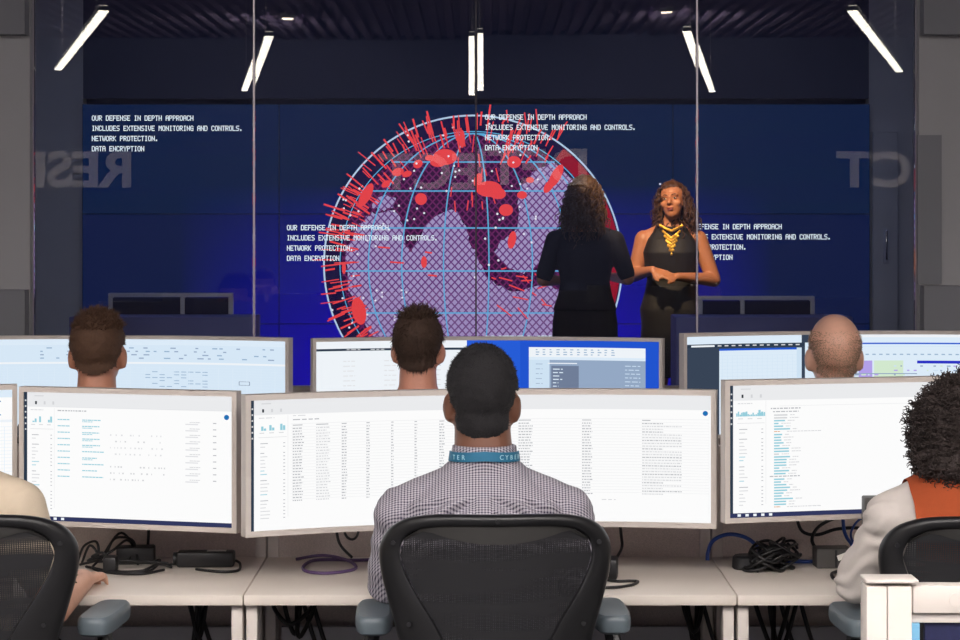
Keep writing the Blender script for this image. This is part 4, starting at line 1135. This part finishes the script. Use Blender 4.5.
# facing the desks: her front is +y of the figure, so turn her round
SK7 = skin('bronze_skin', (176,116,84))
YW1 = 13.0; zo = SZ
xw = (671-480)*YW1/F
P = {'torso': FT, 'sh': {-1: V(-.168,-.005,1.350), 1: V(.168,-.005,1.350)}, 'el': {-1: V(-.262,.02,1.10), 1: V(.225,.01,1.13)},
     'wr': {-1: V(-.035,.235,1.125), 1: V(.115,.235,1.165)}, 'hd': {-1: V(.9,.25,.10), 1: V(-.85,.35,-.28)}, 'hn': {-1: V(.1,.5,.8), 1: V(0,.55,.8)}, 'hs': {-1: -1, 1: 1}, 'ua': .057, 'ea': .045}
Rh = rot(-14, 8, 6); hcf = V(-.012,.01,1.590)
wf, T = standing('standing woman in black sleeveless dress with gold necklace, facing the desks behind the glass', (xw, YW1, zo), PI-math.radians(4), SK7, P, Rh, hcf)
M['dress'] = mat('black_dress', (20,19,22), .7, 0, .1, 60); M['gold'] = mat('gold_necklace', (226,180,74), .3, .85, .1, 60)
bm = NB(); loft(bm, [(0,0,.50,.19,.14), (0,0,.66,.195,.145)]+[(a, b, z, min(rx, .145 if z > 1.3 else 9)+.008, ry+.008) for a, b, z, rx, ry in FT[:7]]+[(0,-.002,1.385,.130,.088), (0,-.006,1.415,.112,.072), (0,-.008,1.43,.095,.060)], 32)
link('dress', remesh(bm, .0075, 3, 'dress'), M['dress'], wf)
bm = NB(); rn = random.Random(6)
for row in range(7):                                          # bib of gold plates hanging to a point
    n = 13-row*2+ (1 if row == 0 else 0)
    for i in range(n):
        f = (i-(n-1)/2)/6.5; x = f*.066; z = 1.435-.020*row-.055*(1-abs(f)**1.2)*(1 if row else .6)+.0
        yy = .060+.075*(1-min(1, (z-1.27)/.17 if z > 1.27 else 0))-.22*x*x
        ell(bm, (x, yy+.022, z), (.0075,.004,.0095), Euler((rn.uniform(-.3,.3), rn.uniform(-.5,.5), 0)), 8, 6)
for s_ in (-1, 1): tube(bm, [(s_*.066,.075,1.425), (s_*.064,.02,1.455), (s_*.05,-.04,1.47)], .005, 6, 4)
nk = obj('necklace', bm, M['gold'], wf); nk['label'] = 'gold bib necklace'
bm = NB(); ell(bm, T((0,.1015,-.0605)), (.020,.006,.0055), Rh.to_euler()); ell(bm, T((0,.0995,-.0705)), (.017,.006,.006), Rh.to_euler()); obj('lips', bm, M['lips'], wf)
M['browc'] = mat('dark_eyebrow', (44,30,24), .8, 0, .1, 80)
for q in (-1, 1):
    bm = NB(); tube(bm, [T((q*.048,.078,.020)), T((q*.032,.090,.025)), T((q*.014,.095,.020))], .0028, 6, 3); obj('eyebrow', bm, M['browc'], wf)
M['curl'] = mat('brown_curly_hair', (44,28,22), .5, 0, .5, 60, rgb2=(92,58,36))
def wavy(owner, T, Rh, c, m, s, seed, back=False, L=.2, n=420):
    bm = NB()
    ex = [((-.055,-.03,-.06), (.05,.065,.10)), ((.055,-.03,-.06), (.05,.065,.10)), ((0,-.06,-.08), (.075,.05,.11))]
    for p, r in [((0,-.015,.03), (.088,.104,.098))]+ex: ell(bm, T(p), tuple(x*s for x in r), Rh.to_euler(), 22, 16)
    me = remesh(bm, .009, 3, 'h'); bm = NB(); bm.from_mesh(me); bm.normal_update(); Ri = Rh.inverted()
    for v in bm.verts: v.co += v.normal*(.009*noise.noise(v.co*38)+.006*noise.noise(v.co*75))
    kill = []
    for v in bm.verts:
        p = (Ri @ (v.co-c))/s
        if p.y > .012 and abs(p.x) < .064 and p.z < .068: kill.append(v)
        elif p.y > .05 and p.z < .06: kill.append(v)
    bmesh.ops.delete(bm, geom=kill, context='VERTS'); src = bm.copy(); rr = random.Random(seed); fs = list(src.faces); rts = []
    while len(rts) < n:
        f = rr.choice(fs); q = f.calc_center_median(); p = (Ri @ (q-c))/s
        if p.y > .045 or (p.y > .012 and abs(p.x) < .066 and p.z < .10): continue
        rts.append((q-f.normal*.004, f.normal*.55+V(rr.gauss(0,.2), rr.gauss(0,.2), -.8)))
    curls(bm, rts, rr, L*.5, .010, .0042, turns=2.2, fall=V(0,0,-.5))
    return obj('hair', bm, m, owner, smooth=180)
wavy(wf, T, Rh, hcf, M['curl'], 1.0, 4, L=.26, n=430)
# seen from behind, turned towards the other woman
SK8 = skin('warm_light_skin', (196,140,110))
YW2 = 12.6; xb = (585-480)*YW2/F
P2 = {'torso': FT, 'sh': {-1: V(-.178,-.005,1.350), 1: V(.178,-.005,1.350)}, 'el': {-1: V(-.252,-.01,1.11), 1: V(.258,-.01,1.12)},
      'wr': {-1: V(-.13,.19,1.10), 1: V(.16,.20,1.12)}, 'hd': {-1: V(.5,.8,.1), 1: V(-.1,.9,.2)}, 'hn': {-1: V(0,.2,1), 1: V(0,.2,1)}, 'hs': {-1: -1, 1: 1}}
Rb = rot(-12, -2, 3); hcb = V(.0,.0,1.615)
wb, T = standing('standing woman in navy top seen from behind before the globe, wavy brown hair', (xb, YW2, zo), math.radians(-6), SK8, P2, Rb, hcb)
M['navytop'] = mat('navy_jersey', (15,17,30), .85, 0, .12, 50); M['darkskirt'] = mat('charcoal_skirt', (30,29,36), .85, 0, .08, 60)
bm = NB(); loft(bm, [(a, b, z, rx+.008, ry+.008) for a, b, z, rx, ry in [(0,0,.93,.185,.13)]+FT[2:8]], 32)
for q in (-1, 1): ell(bm, P2['sh'][q], (.060,.056,.058)); cap(bm, V(q*.03,-.008,1.42), P2['sh'][q]+V(-q*.01,0,.006), .042, .054, 14); cap(bm, P2['sh'][q], P2['sh'][q].lerp(P2['el'][q], .86), .060, .053, 16)
link('top', remesh(bm, .0075, 3, 'top'), M['navytop'], wb)
bm = NB(); loft(bm, [(0,0,.52,.19,.14), (0,0,.70,.20,.15), (0,0,.86,.195,.142), (0,0,.97,.178,.128)], 32); link('skirt', remesh(bm, .0075, 3, 'skirt'), M['darkskirt'], wb)
M['curl2'] = mat('golden_brown_hair', (62,43,28), .5, 0, .5, 60, rgb2=(92,64,38))
wavy(wb, T, Rb, hcb, M['curl2'], 1.0, 12, True, .25, 420)

# ------------------------------------------------------------------ cables and boxes on the desks
def onb(px, py, dz=0, Z=None):
    "point on the desktop under a photo pixel, or at a given depth"
    if Z is None: Z = F*(CAMZ-ZD-dz)/(py-HY)
    return U(px, py, Z)
def cable(name, pts, r, m, label, group=None, k=8):
    bm = NB(); tube(bm, pts, r, 8, k); o = obj(name, bm, m, smooth=180); return tag(o, label, 'cable', group)
def D(px, Y, z): return V((px-HX)*Y/F, Y, z)
def tangle(name, paths, r, m, label):
    bm = NB()
    for p in paths: tube(bm, p, r, 7, 8)
    return tag(obj(name, bm, m, smooth=180), label, 'cable')
zc = ZD+.0045
rn = random.Random(31)
# left: tangle, adapter, long power brick
tangle('cable_tangle', [[D(78,5.56,zc),D(84,5.55,.775),D(96,5.53,.79),D(98,5.52,.76),D(88,5.50,zc+.01),D(110,5.48,.77),D(126,5.52,.795),D(133,5.55,.77),D(128,5.5,zc+.006)],
                        [D(80,5.50,zc),D(100,5.46,zc+.02),D(92,5.44,.765),D(104,5.43,.775),D(112,5.42,zc),D(140,5.40,zc),D(158,5.44,zc+.01),D(172,5.46,zc)],
                        [D(104,5.53,zc),D(112,5.53,.79),D(122,5.54,.8),D(134,5.55,.785),D(138,5.5,zc)],
                        [D(86,5.47,zc),D(110,5.40,zc),D(134,5.38,zc),D(152,5.42,zc),D(160,5.50,zc+.012),D(150,5.52,zc)],
                        [D(96,5.47,zc+.012),D(124,5.44,zc+.02),D(150,5.47,zc+.012),D(168,5.46,zc+.01)],[D(82,5.53,zc),D(90,5.50,.785),D(99,5.48,zc+.02),D(93,5.44,zc),D(114,5.37,zc),D(142,5.36,zc),D(164,5.42,zc)],[D(100,5.56,zc),D(118,5.56,.805),D(130,5.57,.79),D(146,5.56,zc+.01),D(166,5.50,zc),D(180,5.49,zc+.008)]], .0034, M['cable'], 'tangle of black cables on the white desk under the teal-list monitor')
bm = NB(); box(bm, (0,0,.022), (.10,.06,.044), .005); pa = obj('power_adapter', bm, M['black'], loc=(D(136,5.55,0).x, 5.55, ZD+.001), rot=(0,0,.1)); tag(pa, 'small black power adapter in the cable tangle at left', 'adapter')
bm = NB(); box(bm, (0,0,.02), (.034,.045,.04), .006); plug = obj('cable_plug', bm, M['black'], loc=(D(110,5.40,0).x, 5.41, ZD+.0012)); tag(plug, 'black plug block in front of the cable tangle at left', 'plug')
cable('cable', [D(148,5.575,.775),D(148.5,5.60,.80),D(149,5.612,.86)], .004, M['cable'], 'short black cord rising behind the adapter at left')
r = empty('power_brick', (D(206,5.50,0).x, 5.50, ZD+.0005), .03); tag(r, 'long black power brick with a pale sticker on the left desk', 'power brick')
bm = NB(); box(bm, (0,0,.020), (.150,.052,.040), .007); obj('case', bm, M['black'], r)
bm = NB(); box(bm, (.028,.0,.0405), (.05,.02,.001)); obj('sticker', bm, M['label'], r, smooth=0)
bm = NB(); tube(bm, [(-.085,0,.02), (-.07,0,.02)], .017, 12); obj('plug_end', bm, M['black'], r)
cable('cable', [D(236,5.50,ZD+.015),D(240,5.47,ZD+.012),D(239,5.42,zc),D(228,5.39,zc),D(212,5.40,zc),D(196,5.43,zc)], .0035, M['cable'], 'thin black cord looping in front of the long power brick')
# centre
cable('network_cable', [D(372,5.58,zc),D(352,5.57,zc),D(330,5.58,zc),D(312,5.56,zc),D(303,5.46,zc),D(308,5.39,zc),D(328,5.37,zc),D(350,5.41,zc),D(356,5.47,zc),D(346,5.53,zc+.008),D(322,5.575,zc+.012),D(296,5.585,zc)], .0042, M['purple'], 'purple cable lying in a loop on the centre desk')
cable('monitor_cable', [D(336,5.60,.86),D(337,5.60,.80),D(341,5.585,.77),D(352,5.56,zc+.009)], .0038, M['cable'], 'black cable hanging under the wide table monitor, left one of the pair')
cable('monitor_cable', [D(342,5.61,.86),D(345,5.61,.80),D(352,5.60,.785),D(358,5.605,.80),D(360,5.61,.86)], .0035, M['cable'], 'black cable sagging in a loop under the wide table monitor')
bm = NB(); box(bm, (0,0,.026), (.07,.075,.052), .007); tag(obj('charger_block', bm, M['black'], loc=(D(604,5.32,0).x, 5.32, ZD+.0005), rot=(0,0,-.1)), 'black charger block on the desk right of the centre chair', 'charger')
cable('charger_cable', [D(619,5.60,.86),D(621,5.60,.80),D(622,5.58,.77),D(618,5.52,.755),D(610,5.44,zc),D(608,5.375,zc)], .004, M['cable'], 'black cable dropping from the monitor to the charger block')
cable('charger_cable', [D(606,5.27,zc),D(618,5.25,zc),D(630,5.255,zc),D(638,5.245,zc),D(632,5.20,zc),D(616,5.165,zc),D(598,5.16,zc)], .0036, M['cable'], 'thin black cable looping in front of the charger block')
# right
cable('network_cable', [D(707.5,5.57,ZD+.004),D(708,5.572,.755),D(713,5.575,.785),D(725,5.58,.80),D(738,5.575,.80),D(752,5.565,.785),D(770,5.56,zc+.004),D(800,5.55,zc),D(828,5.545,zc),D(826,5.52,zc)], .0052, M['blue'], 'blue network cable arching up from the desk seam at right')
paths = []
for i in range(15):
    cx, cy = rn.uniform(760, 786), rn.uniform(5.42, 5.50); pts = []
    a0 = rn.uniform(0, 6.3); ra, rb = rn.uniform(12, 20), rn.uniform(.03, .06); tl = rn.uniform(-.02, .03)
    for k in range(9):
        a = a0+k*.8; pts.append(D(cx+ra*math.cos(a), cy+rb*math.sin(a), max(zc, zc+.022+.020*math.sin(a*1.3+i)+tl)))
    paths.append(pts)
tangle('cable_bundle', paths, .0038, M['cable'], 'bundle of coiled black cables on the right desk')
bm = NB(); loft(bm, [(0,0,0,.038,.03), (0,0,.004,.042,.034), (0,0,.03,.04,.032), (0,0,.036,.034,.026)], 32, 2.2); tag(obj('dock_puck', bm, M['black'], loc=(D(748,5.46,0).x, 5.46, ZD+.0005)), 'round black puck left of the coiled cable bundle', 'hub')
r = empty('power_strip', (D(832,5.49,0).x, 5.49, ZD+.0005), .05); tag(r, 'dark grey power box with a white tag on the right desk', 'power box')
M['dkgrey'] = mat('dark_grey_case', (72,70,68), .55, 0, .08, 40)
bm = NB(); box(bm, (0,0,.026), (.092,.06,.052), .004); obj('case', bm, M['dkgrey'], r)
bm = NB(); box(bm, (.022,-.0312,.032), (.03,.0016,.014), rot=Euler((0,-.35,0))); obj('tag', bm, M['label'], r, smooth=0)
bm = NB(); box(bm, (.004,-.0308,.026), (.006,.001,.045)); obj('slot', bm, M['black'], r, smooth=0)
cable('monitor_cable', [D(797,5.60,.87),D(798,5.60,.83),D(804,5.59,.805),D(818,5.585,.80),D(836,5.58,.815),D(858,5.57,.82),D(880,5.57,.81)], .0046, M['cable'], 'black cable curving down from the log monitor then right')
cable('monitor_cable', [D(880,5.59,.82),D(856,5.60,.845),D(834,5.60,.84),D(818,5.58,.82),D(812,5.56,.79),D(818,5.54,.765),D(826,5.53,.755)], .0046, M['cable'], 'black cable looping to the dark grey power box')
cable('patch_cable', [D(843,5.545,.85),D(844,5.54,.82),D(847,5.53,.80),D(852,5.50,.785),D(856,5.46,.76),D(866,5.44,.755)], .0048, M['blue'], 'blue cable over the power box, left one of the two')
cable('patch_cable', [D(864,5.57,.85),D(856,5.56,.835),D(851,5.55,.81),D(853,5.53,.79),D(862,5.51,.775),D(874,5.5,.77)], .0032, M['blue'], 'thin blue cable over the power box, right one of the two')
cable('cable', [D(864,5.42,zc+.008),D(850,5.40,zc+.002),D(838,5.395,zc),D(832,5.36,zc),D(833,5.30,zc),D(838,5.27,zc)], .0045, M['cable'], 'bent black cord in front of the power box')
r = empty('mini_computer', (D(884,5.25,0).x, 5.275, ZD+.0005)); tag(r, 'dark upright box with a pale blue mark, left of the orange vest', 'computer box')
bm = NB(); box(bm, (0,0,.10), (.095,.05,U(0,498,5.25).z-ZD), .004); 
for v in bm.verts: v.co.z += (U(0,498,5.25).z-ZD)/2-.10
obj('case', bm, M['dkgrey'], r)
bm = NB(); zq = U(0,508,5.25).z-ZD
prism(bm, [(-.034,zq-.014),(-.027,zq-.014),(-.018,zq+.002),(-.022,zq+.014),(-.030,zq+.014),(-.026,zq+.002)], -.0262, -.0250); obj('mark', bm, E['icepale'], r, smooth=0)
# under the desks
def hang(px0, px1, y, label, n=3, seed=1):
    q = random.Random(seed); ps = []
    for i in range(n):
        a, b = q.uniform(px0, px1), q.uniform(px0, px1)
        ps.append([D(a, y, .69), D(a+q.uniform(-6, 6), y-.02, .64), D((a+b)/2+q.uniform(-8, 8), y-.03-.02*i, q.uniform(.52, .6)), D(b, y-.01, .64), D(b+q.uniform(-5, 5), y, .69)])
    for i in range(2):
        a = q.uniform(px0, px1); ps.append([D(a, y, .69), D(a+12, y-.02, .58), D(a+32, y-.03, .42), D(a+44, y-.02, .2), D(a+46, y-.02, .01)])
    tangle('hanging_cables', ps, .006, M['cable'], label)
hang(276, 320, 5.44, 'black cables hanging under the centre desk at its left leg', 3, 3)
hang(676, 704, 5.44, 'black cables hanging under the centre desk at its right leg', 4, 6)
hang(752, 800, 5.44, 'black cables hanging under the right desk', 3, 9)
hang(180, 212, 5.44, 'black cables hanging under the left desk', 2, 12)

# ------------------------------------------------------------------ light of the world, colour management
w = bpy.data.worlds.new('world'); SC.world = w; w.use_nodes = True
w.node_tree.nodes['Background'].inputs[0].default_value = (.5, .55, .7, 1); w.node_tree.nodes['Background'].inputs[1].default_value = .05
SC.view_settings.view_transform = 'Standard'; SC.view_settings.look = 'None'; SC.view_settings.gamma = 1; SC.view_settings.exposure = 0
SC.view_settings.use_curve_mapping = False
SC.cycles.max_bounces = 10; SC.cycles.transparent_max_bounces = 24; SC.cycles.sample_clamp_indirect = 4
